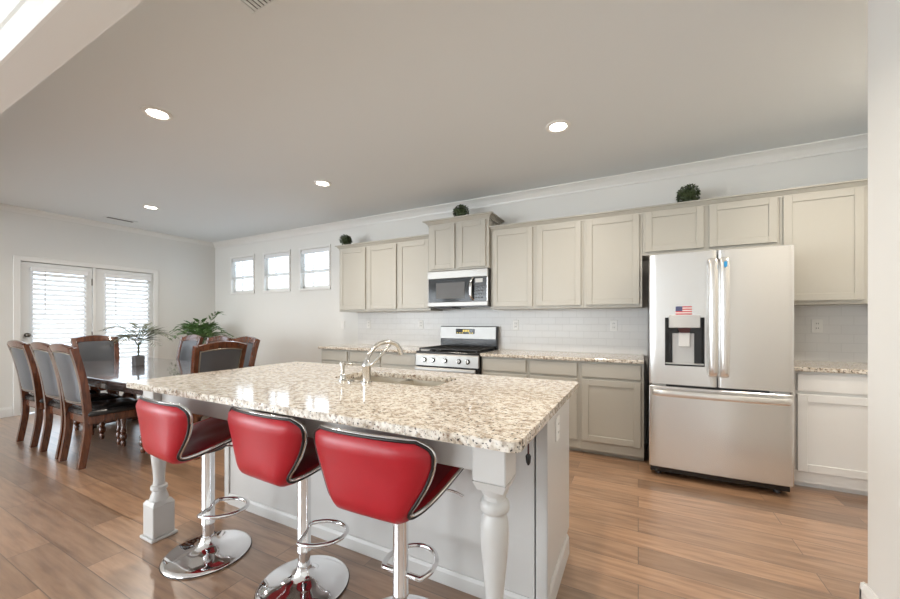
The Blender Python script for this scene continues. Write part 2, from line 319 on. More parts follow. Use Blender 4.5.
# patio doors
cas = MB(); t = 0.065
cas.box(XL, XL + 0.018, DY0 - t, DY0, 0, DZ + t, 0.004).box(XL, XL + 0.018, DY1, DY1 + t, 0, DZ + t, 0.004).box(XL, XL + 0.02, DY0 - t, DY1 + t, DZ, DZ + t, 0.004)
cas.box(XL - 0.10, XL + 0.004, -1.814, -1.776, 0, DZ, 0.003).box(XL - 0.12, XL - 0.064, DY0, DY1, DZ - 0.05, DZ); struct(cas.build('trim_5', 'trim'))
def patio(name, y0, y1, g0, g1, lab, knob):
    r = sroot(name, (XL - 0.03, (y0 + y1) / 2, 0)); xa, xb = XL - 0.06, XL - 0.012
    d = MB().box(xa, xb, y0, g0, 0.01, 2.064).box(xa, xb, g1, y1, 0.01, 2.064).box(xa, xb, g0, g1, 1.98, 2.064).box(xa, xb, g0, g1, 0.01, 0.25)
    d.build('slab', 'door', r)
    f = MB()
    for (a, c, e, g) in ((g0 - 0.02, g0 + 0.012, 0.23, 2.0), (g1 - 0.012, g1 + 0.02, 0.23, 2.0), (g0, g1, 0.23, 0.262), (g0, g1, 1.968, 2.0)): f.box(xb - 0.002, xb + 0.01, a, c, e, g, 0.003)
    f.build('glazing_frame', 'door', r); MB().box(XL - 0.042, XL - 0.037, g0, g1, 0.25, 1.98).build('pane', 'glass', r)
    if knob:
        MB().cyl((xb, y0 + 0.06, 1.07), (xb + 0.03, y0 + 0.06, 1.07), 0.012).ball((xb + 0.045, y0 + 0.06, 1.07), 0.028, 2, (0.8, 1, 1)).cyl((xb, y0 + 0.06, 1.07), (xb + 0.006, y0 + 0.06, 1.07), 0.03).build('knob', 'bronze', r, smooth=40)
        for z in (1.85, 1.05, 0.25): MB().box(xb - 0.005, xb + 0.012, y1 - 0.004, y1 + 0.02, z - 0.05, z + 0.05).build('hinge', 'bronze', r)
    tt = thing('door_blind', lab, 'blind', (XL, (g0 + g1) / 2, 1.98), 'blinds on the patio doors'); X0 = XL
    MB().box(X0 + 0.0, X0 + 0.045, g0 - 0.02, g1 + 0.02, 1.935, 2.0, 0.004).build('headrail', 'blind', tt)
    s = MB(); n = 24
    for q in range(n):
        z = 1.90 - q * (1.62 / n)
        s.prism([(X0 + 0.004, z - 0.019), (X0 + 0.006, z - 0.021), (X0 + 0.046, z + 0.019), (X0 + 0.044, z + 0.021)], 'y', g0 - 0.005, g1 + 0.005) if False else s.skin([s.ring([(X0 + a_, yy_, z + b_) for a_, b_ in ((0.003, 0.023), (0.005, 0.025), (0.041, -0.020), (0.039, -0.022))]) for yy_ in (g0 - 0.005, g1 + 0.005)])
    s.build('slats', 'blind', tt)
    MB().box(X0 + 0.008, X0 + 0.036, g0 - 0.005, g1 + 0.005, 0.255, 0.275, 0.003).build('bottom_rail', 'blind', tt)
    MB().cyl((X0 + 0.05, g0 + 0.11, 1.95), (X0 + 0.05, g0 + 0.11, 1.36), 0.0045, seg=8).build('wand', 'lgrey', tt)
patio('door_1', -2.545, -1.82, -2.44, -1.90, 'white slatted blind on the patio door with the knob', True)
patio('door_2', -1.770, -1.035, -1.665, -1.10, 'white slatted blind on the patio door without a knob, behind the table plant', False)

# ------------------------------------------------------------------ cabinets
def shaker(x0, x1, z0, z1, y, st=0.057, th=0.02):
    m = MB(); yb = y + th
    m.box(x0, x0 + st, y, yb, z0, z1, 0.0025).box(x1 - st, x1, y, yb, z0, z1, 0.0025).box(x0 + st, x1 - st, y, yb, z0, z0 + st, 0.0025).box(x0 + st, x1 - st, y, yb, z1 - st, z1, 0.0025)
    return m.box(x0 + st - 0.002, x1 - st + 0.002, y + 0.009, yb - 0.002, z0 + st - 0.002, z1 - st + 0.002)
def upper(x0, x1, z0, z1, doors, label, group, yf=-0.332, m='cab', dtop=None, dbot=None):
    t = thing('upper_cabinet', label, 'cabinet', ((x0 + x1) / 2, yf / 2, z0), group)
    MB().box(x0 + 0.001, x1 - 0.001, yf, -0.014, z0, z1).build('body', m, t)
    for a, c in doors: shaker(a, c, dbot or z0 + 0.028, dtop or z1 - 0.015, yf - 0.02).build('door', m, t)
    return t
UB, UT = 1.392, 2.29
LX = [-3.80, -3.297, -2.785, -2.292]
LL = ['single door grey upper cabinet at the left end, nearest the windows', 'single door grey upper cabinet in the middle of the three left of the microwave', 'single door grey upper cabinet touching the left side of the microwave']
for k in range(3):
    a, c = LX[k], LX[k + 1]; upper(a, c, UB, UT, [(a + 0.022, c - 0.018)], LL[k], 'upper cabinets left of the microwave', dtop=2.268)
t = upper(-2.29, -1.50, 1.865, 2.435, [(-2.245, -1.925), (-1.880, -1.535)], 'tall raised two-door upper cabinet with its own cornice above the microwave', None, yf=-0.385, dtop=2.412, dbot=1.885)
def cornice(x0, x1, yf, z0, zt, left, right, out=0.045):
    prof = [(0, 0), (0.010, 0), (0.012, 0.25), (0.55, 0.62), (0.6, 0.72), (1, 0.80), (1, 1)]
    m = MB(); rings = []
    for p, q in prof:
        o = out * p if p > 0.02 else out * 0.12; z = z0 + (zt - z0) * q
        rings.append(m.ring([(x0 - (o if left else 0), -0.013, z), (x0 - (o if left else 0), yf - o, z), (x1 + (o if right else 0), yf - o, z), (x1 + (o if right else 0), -0.013, z)]))
    m.skin(rings); return m
cornice(-2.29, -1.50, -0.385, 2.415, 2.48, True, True, 0.055).build('cornice', 'cab', t)
o = cornice(-3.80, -2.292, -0.332, 2.27, 2.332, True, False).build('cabinet_cornice', 'cab', org=(-3.05, -0.2, 2.27)); tag(o, 'stepped cornice along the top of the three upper cabinets left of the microwave', 'cornice')
RX = [-1.498, -0.99, -0.493, 0.034]
RL = ['single door grey upper cabinet touching the right side of the microwave', 'single door grey upper cabinet in the middle of the three between microwave and refrigerator', 'single door grey upper cabinet touching the left of the over-refrigerator cabinet']
for k in range(3):
    a, c = RX[k], RX[k + 1]; upper(a, c, UB, UT, [(a + 0.026, c - 0.024)], RL[k], 'upper cabinets right of the microwave', dtop=2.275)
upper(0.035, 1.038, 1.88, UT, [(0.058, 0.518), (0.556, 1.020)], 'short two-door grey upper cabinet above the stainless refrigerator', None, dtop=2.283)
upper(1.039, XK - 0.004, UB, UT, [(1.056, 1.53)], 'single door grey upper cabinet right of the refrigerator', None, dtop=2.280)
o = cornice(-1.498, XK - 0.002, -0.332, 2.275, 2.332, False, False).build('cabinet_cornice', 'cab', org=(0, -0.2, 2.275)); tag(o, 'long cornice running over the upper cabinets right of the microwave', 'cornice')

def base_unit(x0, x1, fronts, label, group, m='cab', yf=-0.61):
    t = thing('base_cabinet', label, 'cabinet', ((x0 + x1) / 2, yf / 2, 0), group)
    MB().box(x0 + 0.001, x1 - 0.001, yf, -0.014, 0.05, 0.882).build('body', m, t)
    MB().box(x0 + 0.001, x1 - 0.001, yf + 0.06, -0.10, 0.0, 0.05).build('toe_kick', m, t)
    for a, c in fronts:
        MB().box(a, c, yf - 0.02, yf, 0.735, 0.862, 0.003).build('drawer', m, t)
        shaker(a, c, 0.135, 0.712, yf - 0.02).build('door', m, t)
base_unit(-3.86, -3.36, [(-3.84, -3.385)], 'narrow base cabinet at the left end of the counter run', 'base cabinets left of the range')
base_unit(-3.358, -2.30, [(-3.335, -2.85), (-2.82, -2.325)], 'wide two-drawer base cabinet touching the left side of the range', 'base cabinets left of the range')
BX = [-1.497, -0.985, -0.492, 0.045]
BL = ['base cabinet touching the right side of the range', 'base cabinet in the middle between range and refrigerator', 'base cabinet touching the left side of the refrigerator']
for k in range(3): base_unit(BX[k], BX[k + 1], [(BX[k] + 0.022, BX[k + 1] - 0.024)], BL[k], 'base cabinets between range and refrigerator')
base_unit(1.035, XK - 0.004, [(1.062, 1.53)], 'white base cabinet right of the refrigerator, lightened to make up for weak light', None, 'trim')  # trim white, brighter than the other units, makes up for weak light here
def counter(name, x0, x1, y0, y1, label, zt=0.914, th=0.032):
    o = MB().box(x0, x1, y0, y1, zt - th, zt, 0.006, 2).build(name, 'granite', org=((x0 + x1) / 2, (y0 + y1) / 2, zt - th)); return tag(o, label, 'countertop')
counter('countertop', -3.885, -2.296, -0.652, -0.013, 'granite countertop left of the range')
counter('countertop', -1.500, 0.048, -0.652, -0.013, 'granite countertop between the range and the refrigerator')
counter('countertop', 1.030, XK - 0.003, -0.652, -0.013, 'granite countertop right of the refrigerator')

# ------------------------------------------------------------------ microwave
x0, x1, z0, z1, yf = -2.286, -1.504, 1.425, 1.862, -0.385
t = thing('microwave', 'stainless over-the-range microwave with dark window and curved handle', 'microwave', ((x0 + x1) / 2, -0.2, z0))
MB().box(x0, x1, yf, -0.014, z0, z1 - 0.004, 0.003).build('body', 'black', t)
d = MB().box(x0, x1, yf - 0.03, yf, 1.765, z1 - 0.006, 0.005).box(x0, x1, yf - 0.03, yf, z0 + 0.008, 1.485, 0.005).box(x0, x0 + 0.012, yf - 0.03, yf, 1.485, 1.765, 0.003)
dd = d.build('door', 'steelh', t)
MB().box(x0 + 0.012, -1.69, yf - 0.027, yf, 1.487, 1.763).build('door_glass', 'dglass', dd)
MB().box(-2.17, -1.79, yf - 0.029, yf - 0.026, 1.525, 1.715, 0.001).build('window', 'mwglass', dd)
c = MB().box(-1.69, x1 - 0.012, yf - 0.028, yf, 1.487, 1.763).build('control_panel', 'black', t)
MB().box(x1 - 0.012, x1, yf - 0.03, yf, 1.485, 1.765, 0.003).build('side_strip', 'steel', t)
MB().box(-1.655, -1.565, yf - 0.030, yf - 0.027, 1.70, 1.745).build('display', 'lgrey', c)
for i in range(3):
    for j in range(4): MB().box(-1.655 + i * 0.034, -1.633 + i * 0.034, yf - 0.0295, yf - 0.027, 1.52 + j * 0.04, 1.538 + j * 0.04).build('key', 'dgrey', c)
MB().box(-1.64, -1.53, yf - 0.032, yf - 0.029, z1 - 0.045, z1 - 0.02).build('vent_grille', 'lgrey', t)
pts = spline([(-1.685, yf - 0.03, 1.50), (-1.700, yf - 0.062, 1.545), (-1.700, yf - 0.07, 1.63), (-1.700, yf - 0.062, 1.71), (-1.685, yf - 0.03, 1.755)])
MB().sweep(pts, [(0.017 * cos(a * pi / 6), 0.009 * sin(a * pi / 6)) for a in range(12)]).build('handle', 'chrome', t, smooth=50)
MB().box(x0 + 0.06, x0 + 0.30, yf + 0.05, -0.10, z0 - 0.012, z0, 0.003).build('filter', 'dgrey', t)

# ------------------------------------------------------------------ range
x0, x1, yf = -2.289, -1.506, -0.655
t = thing('gas_range', 'stainless gas range with black cooktop, five knobs and raised back panel', 'range', ((x0 + x1) / 2, -0.33, 0))
MB().box(x0, x1, yf, -0.03, 0.03, 0.895).build('body', 'black', t)
for fx in (x0 + 0.05, x1 - 0.05):
    for fy in (yf + 0.06, -0.1): MB().cyl((fx, fy, 0), (fx, fy, 0.03), 0.018).build('foot', 'dgrey', t)
MB().box(x0, x1, yf - 0.02, -0.085, 0.893, 0.915, 0.006, 2).build('cooktop', 'black', t)
fpan = MB().prism([(yf, 0.755), (yf - 0.03, 0.755), (yf - 0.022, 0.872), (yf - 0.01, 0.892), (yf, 0.892)], 'x', x0 + 0.001, x1 - 0.001).build('control_panel', 'steelh', t)
for kx in (-2.17, -2.06, -1.905, -1.735, -1.63):
    kb = MB().cyl((kx, yf - 0.025, 0.818), (kx, yf - 0.052, 0.820), 0.022, 0.019).box(kx - 0.004, kx + 0.004, yf - 0.062, yf - 0.05, 0.801, 0.838, 0.002).build('knob', 'nickel', t, smooth=40)
    MB().cyl((kx, yf - 0.022, 0.818), (kx, yf - 0.031, 0.818), 0.028).build('knob_shadow', 'black', kb, smooth=40)  # black disc stands in for the shadow ring around each knob
od = MB().box(x0 + 0.002, x1 - 0.002, yf - 0.03, yf, 0.235, 0.745, 0.005).build('oven_door', 'black', t)
MB().box(x0 + 0.06, x1 - 0.06, yf - 0.033, yf - 0.028, 0.32, 0.66, 0.002).build('window', 'dglass', od)
hb = MB().sweep([(x0 + 0.02, yf - 0.065, 0.715), (x1 - 0.02, yf - 0.065, 0.715)], [(0.012 * cos(a * pi / 6), 0.026 * sin(a * pi / 6)) for a in range(12)])
hb.box(x0 + 0.03, x0 + 0.06, yf - 0.065, yf - 0.03, 0.70, 0.73).box(x1 - 0.06, x1 - 0.03, yf - 0.065, yf - 0.03, 0.70, 0.73).build('handle', 'steelh', od, smooth=50)
MB().box(x0 + 0.002, x1 - 0.002, yf - 0.028, yf, 0.05, 0.225, 0.005).build('storage_drawer', 'steelh', t)
bg_ = MB().box(x0 + 0.004, x1 - 0.004, -0.085, -0.03, 0.895, 1.195, 0.006, 2).build('back_panel', 'black', t)
MB().prism([(-0.085, 1.035), (-0.103, 1.04), (-0.095, 1.185), (-0.085, 1.19)], 'x', x0 + 0.012, x1 - 0.018).build('back_fascia', 'steelh', bg_)
dp = MB().box(-2.055, -1.80, -0.1055, -0.095, 1.098, 1.162, 0.002).build('display', 'dglass', bg_)
dg = MB()
for i in range(4): dg.box(-1.955 + i * 0.024, -1.941 + i * 0.024, -0.1075, -0.105, 1.125, 1.15)
for i in range(7):
    if i not in (3, 4): dg.box(-2.04 + i * 0.034, -2.022 + i * 0.034, -0.1065, -0.105, 1.106, 1.114)
dg.build('clock_digits', 'disp', bg_)
for gx0, gx1 in ((x0 + 0.03, x0 + 0.27), (x0 + 0.275, x1 - 0.275), (x1 - 0.27, x1 - 0.03)):
    g = MB()
    for yy in (yf + 0.01, -0.385, -0.11): g.box(gx0, gx1, yy - 0.006, yy + 0.006, 0.935, 0.948, 0.002)
    for i in range(5):
        xx = gx0 + 0.006 + i * (gx1 - gx0 - 0.012) / 4; g.box(xx - 0.005, xx + 0.005, yf + 0.01, -0.11, 0.935, 0.95, 0.002)
    for xx in (gx0 + 0.006, gx1 - 0.006):
        for yy in (yf + 0.012, -0.112): g.box(xx - 0.007, xx + 0.007, yy - 0.007, yy + 0.007, 0.914, 0.94)
    g.build('grate', 'iron', t)
for bx_, by_ in ((x0 + 0.15, -0.52), (x0 + 0.15, -0.24), ((x0 + x1) / 2, -0.38), (x1 - 0.15, -0.52), (x1 - 0.15, -0.24)):
    MB().lathe([(0, 0.05), (0.008, 0.05), (0.008, 0.034), (0.016, 0.034), (0.018, 0.03)], (bx_, by_, 0.914)).build('burner', 'iron', t, smooth=40)

# ------------------------------------------------------------------ refrigerator
x0, x1, yd, yb = 0.080, 0.976, -0.81, -0.885
t = thing('refrigerator', 'stainless french door refrigerator with water dispenser and bottom freezer drawer', 'refrigerator', ((x0 + x1) / 2, -0.45, 0))
MB().box(x0 + 0.005, x1 - 0.005, yd + 0.01, -0.05, 0.055, 1.77, 0.004).build('body', 'dgrey', t)
def fdoor(xa, xb, za, zb, name, hole=None):
    """door leaf with a softly bowed front; hole = (x0,x1,z0,z1) recess cut through the front"""
    m = MB(); n = 12
    def fy(x): u = (x - x0) / (x1 - x0) * 2 - 1; e = min(x - xa, xb - x); return yb + 0.012 * u * u + (0.010 * max(0, 1 - e / 0.018) ** 2)
    xs = sorted(set([xa, xa + 0.004, xa + 0.010, xa + 0.018] + [xa + 0.018 + (xb - xa - 0.036) * i / n for i in range(n + 1)] + [xb - 0.018, xb - 0.010, xb - 0.004, xb] + (list(hole[:2]) if hole else [])))
    zs = sorted(set([za, za + 0.005, zb - 0.005, zb] + (list(hole[2:]) if hole else [])))
    V = {}
    for i, x in enumerate(xs):
        for j, z in enumerate(zs):
            V[i, j] = m.bm.verts.new((x, fy(x) + (0.005 if z in (za, zb) else 0), z))
    B = {}
    for i, x in enumerate(xs):
        for j in (0, len(zs) - 1): B[i, j] = m.bm.verts.new((x, yd, zs[j]))
    for i in range(len(xs) - 1):
        for j in range(len(zs) - 1):
            if hole and hole[0] - 1e-6 <= xs[i] < hole[1] - 1e-6 and hole[2] - 1e-6 <= zs[j] < hole[3] - 1e-6: continue
            m.bm.faces.new((V[i, j], V[i + 1, j], V[i + 1, j + 1], V[i, j + 1]))
        J = len(zs) - 1
        m.bm.faces.new((V[i, 0], B[i, 0], B[i + 1, 0], V[i + 1, 0])); m.bm.faces.new((V[i, J], V[i + 1, J], B[i + 1, J], B[i, J]))
    I = len(xs) - 1; J = len(zs) - 1
    for i in (0, I): m.bm.faces.new([V[i, j] for j in range(J + 1)] + [B[i, J], B[i, 0]])
    m.bm.faces.new([B[0, 0], B[I, 0], B[I, J], B[0, J]])
    return m.build(name, 'steel', t, smooth=35), fy
xc = 0.533; HO = (0.190, 0.452, 0.905, 1.285)
dl, fl = fdoor(x0, xc - 0.004, 0.752, 1.795, 'door', HO)
dr, fr_ = fdoor(xc + 0.004, x1, 0.752, 1.795, 'door')
fz, ff = fdoor(x0, x1, 0.085, 0.735, 'freezer_drawer')
# dispenser alcove
hx0, hx1, hz0, hz1 = HO; yr = yd - 0.004
al = MB().box(hx0, hx1, yr - 0.004, yr, hz0, hz1).box(hx0, hx0 + 0.004, yb + 0.006, yr, hz0, hz1).box(hx1 - 0.004, hx1, yb + 0.006, yr, hz0, hz1).box(hx0, hx1, yb + 0.006, yr, hz1 - 0.004, hz1).box(hx0, hx1, yb + 0.006, yr, hz0, hz0 + 0.012)
dpn = al.build('dispenser', 'black', t)
MB().box(hx0 + 0.028, hx1 - 0.028, yb - 0.004, yr, 1.205, 1.305, 0.004).build('control_panel', 'lgrey', dpn)
MB().box(hx0 + 0.055, hx1 - 0.06, yr - 0.012, yr - 0.002, hz0 + 0.012, 1.16, 0.003).build('paddle_plate', 'lgrey', dpn)
MB().prism([(0.280, 1.205), (0.366, 1.205), (0.352, 1.165), (0.294, 1.165)], 'y', yb + 0.012, yr - 0.01).build('spout', 'cordm', dpn)
MB().box(0.285, 0.362, yr - 0.03, yr - 0.011, 1.055, 1.165, 0.004).build('lever', 'plate', dpn)
MB().box(hx0 + 0.004, hx1 - 0.004, yb + 0.008, yr, hz0 + 0.012, hz0 + 0.018).build('drip_tray', 'lgrey', dpn)
fg = MB(); fgw = MB(); fgb = MB(); fx, fzz = 0.262, 1.308
for i in range(7): (fg if i % 2 == 0 else fgw).box(fx, fx + 0.108, yb + 0.0005, yb + 0.004, fzz + i * 0.0092, fzz + (i + 1) * 0.0092)
flag = fg.build('flag_magnet', 'fred', t); fgw.build('white_stripes', 'fwhite', flag)
fgb.box(fx, fx + 0.045, yb - 0.0005, yb + 0.004, fzz + 0.0276, fzz + 0.0644).build('blue_canton', 'fblue', flag)
def vhandle(x, tilt, d):
    p = spline([(x, yb + 0.004, 0.84), (x, yb - 0.045, 0.862), (x, yb - 0.062, 1.02), (x, yb - 0.066, 1.28), (x, yb - 0.062, 1.52), (x, yb - 0.045, 1.705), (x, yb + 0.004, 1.725)])
    return MB().sweep(p, [(0.028 * cos(a * pi / 7), 0.009 * sin(a * pi / 7)) for a in range(14)], up=Vector((0, 1, 0))).build('handle', 'hsteel', d, smooth=50)
vhandle(xc - 0.034, 0, dl); vhandle(xc + 0.036, 0, dr)
p = spline([(x0 + 0.03, yb + 0.008, 0.690), (x0 + 0.045, yb - 0.045, 0.690), (0.30, yb - 0.062, 0.690), (0.526, yb - 0.066, 0.690), (0.75, yb - 0.062, 0.690), (x1 - 0.045, yb - 0.045, 0.690), (x1 - 0.03, yb + 0.008, 0.690)])
MB().sweep(p, [(0.009 * cos(a * pi / 7), 0.024 * sin(a * pi / 7)) for a in range(14)]).build('handle', 'hsteel', fz, smooth=50)
MB().box(xc + 0.027, xc + 0.046, yb - 0.079, yb - 0.066, 1.655, 1.695, 0.002).build('energy_sticker', 'blue', t)['label'] = 'blue square sticker on the right handle'
MB().box(x0 + 0.01, x1 - 0.01, yd - 0.01, -0.1, 0.03, 0.08).build('kick_plate', 'black', t)
for fx in (x0 + 0.07, x1 - 0.07):
    MB().cyl((fx, yd + 0.04, 0), (fx, yd + 0.04, 0.045), 0.02, 0.016, 12).build('foot', 'dgrey', t)
    MB().box(fx - 0.05, fx + 0.05, yd - 0.04, yd + 0.10, 1.77, 1.80, 0.004).build('hinge_cover', 'dgrey', t)
for fx in (x0 + 0.07, x1 - 0.07): MB().box(fx - 0.05, fx + 0.05, yd - 0.035, yd + 0.02, 0.735, 0.752).build('hinge', 'lgrey', t)
MB().cyl((x0 + 0.1, -0.12, 0), (x0 + 0.1, -0.12, 0.06), 0.02).cyl((x1 - 0.1, -0.12, 0), (x1 - 0.1, -0.12, 0.06), 0.02).build('roller', 'dgrey', t)

# ------------------------------------------------------------------ island
IX0, IX1, IY0, IY1 = -2.580, -0.296, -3.278, -2.098; BX0, BX1, BY0, BY1 = -2.545, -0.345, -2.72, -2.135
t = thing('kitchen_island', 'white kitchen island with turned corner posts under a granite top', 'island', ((BX0 + BX1) / 2, -2.6, 0))
SX0, SX1, SY0, SY1 = -1.655, -0.945, -2.625, -2.297
c = MB(); wt = 0.02
c.box(BX0, BX1 - 0.048, BY0, BY0 + wt, 0.0, 0.882).box(BX0, BX0 + wt, BY0 + wt, BY1, 0.0, 0.882).box(BX0, BX1, BY1 - wt, BY1, 0.10, 0.882)
c.prism([(BY0 + wt, 0), (BY1 - 0.075, 0), (BY1 - 0.075, 0.10), (BY1 - wt, 0.10), (BY1 - wt, 0.882), (BY0 + wt, 0.882)], 'x', BX1 - wt, BX1)
c.box(BX0 + wt, BX1 - wt, BY0 + wt, BY1 - wt, 0.10, 0.118); c.build('cabinet_body', 'cabw', t)
MB().box(BX0 + wt, BX1 - wt, BY1 - 0.09, BY1 - 0.075, 0, 0.10).build('toe_kick', 'cabw', t)
MB().box(BX1 - 0.04, BX1 + 0.008, BY0 - 0.010, BY0 + wt, 0.0, 0.882, 0.003).box(BX1 + 0.001, BX1 + 0.010, BY0 - 0.010, BY0 + 0.045, 0, 0.882, 0.003).build('corner_board', 'cabw', t)
MB().box(BX0 - 0.008, BX0 + 0.04, BY0 - 0.010, BY0, 0.0, 0.882, 0.003).box(BX0 - 0.010, BX0, BY0 - 0.010, BY0 + 0.035, 0, 0.882, 0.003).build('corner_board', 'cabw', t)
bp_ = MB().prism([(BY0 - a, z) for a, z in ((0, 0), (0.014, 0), (0.012, 0.055), (0.004, 0.07), (0, 0.07))], 'x', BX0 + 0.04, BX1 - 0.04)
bp_.prism([(BX1 + a, z) for a, z in ((0, 0), (0.014, 0), (0.012, 0.085), (0.004, 0.10), (0, 0.10))], 'y', BY0 - 0.0, BY1 - 0.076).build('base_trim', 'cabw', t)
for q in range(4):
    xa = BX0 + 0.03 + q * 0.54; dd_ = MB()
    shaker(xa, xa + 0.5, 0.14, 0.70, BY1, th=0.02).build('door', 'cabw', t)
    MB().box(xa, xa + 0.5, BY1, BY1 + 0.02, 0.725, 0.86, 0.003).build('drawer', 'cabw', t)
AY = -3.145
MB().box(-2.45, -0.46, AY - 0.012, AY + 0.012, 0.758, 0.882, 0.003).build('apron', 'cabw', t)
MB().box(-2.512, -2.488, AY + 0.05, BY0 - 0.012, 0.758, 0.882, 0.003).build('apron', 'cabw', t)
def post(px, py):
    m = MB(); h = 0.056
    m.box(px - h - 0.012, px + h + 0.012, py - h - 0.012, py + h + 0.012, 0, 0.018, 0.004)
    m.box(px - h, px + h, py - h, py + h, 0.016, 0.195, 0.004)
    m.box(px - h, px + h, py - h, py + h, 0.745, 0.882, 0.004)
    # chamfered shoulders of the square blocks
    for za, zb_ in ((0.745, 0.715), (0.195, 0.215)):
        a = [(px - h, py - h, za), (px + h, py - h, za), (px + h, py + h, za), (px - h, py + h, za)]; r = h * 0.78
        bq = [(px - r, py - r, zb_), (px + r, py - r, zb_), (px + r, py + r, zb_), (px - r, py + r, zb_)]; m.skin([m.ring(a), m.ring(bq)])
    prof = [(0.19, 0.046), (0.218, 0.047), (0.235, 0.043), (0.262, 0.034), (0.268, 0.031), (0.274, 0.040), (0.286, 0.042), (0.296, 0.039), (0.302, 0.030), (0.33, 0.0275), (0.38, 0.030), (0.44, 0.0365), (0.50, 0.0425), (0.55, 0.0455), (0.59, 0.0455), (0.617, 0.042), (0.628, 0.036), (0.634, 0.036), (0.642, 0.045), (0.652, 0.0485), (0.664, 0.0485), (0.674, 0.044), (0.680, 0.036), (0.692, 0.035), (0.700, 0.042), (0.712, 0.046), (0.724, 0.046), (0.74, 0.044)]
    return m.lathe(prof, (px, py, 0), 32).build('post', 'cabw', t, smooth=35)
post(-2.498, AY); post(-0.416, AY)
# island worktop with the sink cut-out
m = MB(); outl = []
for cx_, cy_, a0 in ((IX0 + 0.03, IY0 + 0.03, 180), (IX1 - 0.03, IY0 + 0.03, 270), (IX1 - 0.03, IY1 - 0.03, 0), (IX0 + 0.03, IY1 - 0.03, 90)):
    for q in range(7): a = radians(a0 + q * 15); outl.append((cx_ + 0.03 * cos(a), cy_ + 0.03 * sin(a)))
inn = []
for cx_, cy_, a0 in ((SX0 + 0.05, SY0 + 0.05, 180), (SX1 - 0.05, SY0 + 0.05, 270), (SX1 - 0.05, SY1 - 0.05, 0), (SX0 + 0.05, SY1 - 0.05, 90)):
    for q in range(7): a = radians(a0 + q * 15); inn.append((cx_ + 0.05 * cos(a), cy_ + 0.05 * sin(a)))
for zt in (0.914, 0.882):
    for loop in (outl, inn):
        vs = m.ring([(x, y, zt) for x, y in loop])
        for i in range(len(vs)): m.bm.edges.new((vs[i], vs[(i + 1) % len(vs)]))
es = list(m.bm.edges)
n1 = len(outl) + len(inn)
bmesh.ops.triangle_fill(m.bm, edges=es[:n1], use_beauty=True); bmesh.ops.triangle_fill(m.bm, edges=es[n1:2 * n1], use_beauty=True)
m.bm.verts.ensure_lookup_table(); V = list(m.bm.verts)
for off, n in ((0, len(outl)), (len(outl), len(inn))):
    for i in range(n):
        a, bq = off + i, off + (i + 1) % n; m.bm.faces.new((V[a], V[bq], V[n1 + bq], V[n1 + a]))
o = m.build('island_countertop', 'granite', org=((IX0 + IX1) / 2, (IY0 + IY1) / 2, 0.882)); tag(o, 'large speckled granite worktop of the island with a sink cut into it', 'countertop')
md = o.modifiers.new('edge', 'BEVEL'); md.width = 0.005; md.segments = 2; md.limit_method = 'ANGLE'; md.angle_limit = radians(50)

t = thing('kitchen_sink', 'double bowl stainless sink set under the island worktop', 'sink', ((SX0 + SX1) / 2, -2.46, 0.70))
for xa, xb in ((SX0 - 0.005, -1.315), (-1.285, SX1 + 0.005)):
    ya, yb2 = SY0 - 0.005, SY1 + 0.005; m = MB(); th = 0.004
    m.box(xa, xb, ya, ya + th, 0.70, 0.88).box(xa, xb, yb2 - th, yb2, 0.70, 0.88).box(xa, xa + th, ya, yb2, 0.70, 0.88).box(xb - th, xb, ya, yb2, 0.70, 0.88).box(xa, xb, ya, yb2, 0.70, 0.704)
    bw = m.build('bowl', 'sinks', t); MB().lathe([(0, 0.045), (0.004, 0.045), (0.004, 0.03), (0.002, 0.01)], ((xa + xb) / 2, (ya + yb2) / 2, 0.704)).build('drain', 'chrome', bw, smooth=40)
MB().box(-1.316, -1.284, SY0, SY1, 0.84, 0.868, 0.004).build('divider', 'steelh', t)
fx, fy = -1.333, -2.685
t = thing('kitchen_faucet', 'brushed nickel gooseneck faucet at the island sink', 'faucet', (fx, fy, 0.914))
MB().lathe([(0, 0.032), (0.006, 0.032), (0.010, 0.027), (0.012, 0.024), (0.085, 0.0235), (0.09, 0.026), (0.10, 0.026), (0.115, 0.020), (0.13, 0.014)], (fx, fy, 0.914)).build('base', 'nickel', t, smooth=40)
MB().tube(spline([(fx + 0.004, fy + 0.005, 1.0), (fx - 0.004, fy + 0.02, 1.06), (fx + 0.0, fy + 0.09, 1.118), (fx + 0.02, fy + 0.165, 1.132), (fx + 0.04, fy + 0.225, 1.115), (fx + 0.05, fy + 0.245, 1.085)]), 0.0125, 14).build('spout', 'nickel', t, smooth=60)
MB().cyl((fx + 0.048, fy + 0.242, 1.094), (fx + 0.053, fy + 0.255, 1.055), 0.0155, 0.017).build('spray_head', 'nickel', t, smooth=40)
MB().tube(spline([(fx + 0.012, fy + 0.004, 1.005), (fx + 0.05, fy + 0.02, 1.04), (fx + 0.075, fy + 0.06, 1.09), (fx + 0.08, fy + 0.11, 1.12)]), lambda q: 0.0105 - 0.004 * q, 12).build('lever', 'nickel', t, smooth=60)
sx, sy = -1.508, -2.685
t = thing('soap_dispenser', 'brushed nickel soap dispenser pump beside the island faucet', 'soap dispenser', (sx, sy, 0.914))
MB().lathe([(0, 0.024), (0.006, 0.024), (0.010, 0.017), (0.035, 0.0155), (0.04, 0.011), (0.085, 0.011), (0.088, 0.018), (0.105, 0.018), (0.112, 0.012)], (sx, sy, 0.914)).build('body', 'nickel', t, smooth=40)
MB().tube([(sx, sy, 1.006), (sx + 0.012, sy + 0.03, 1.008), (sx + 0.02, sy + 0.06, 1.0)], 0.006, 10).build('nozzle', 'nickel', t, smooth=60)
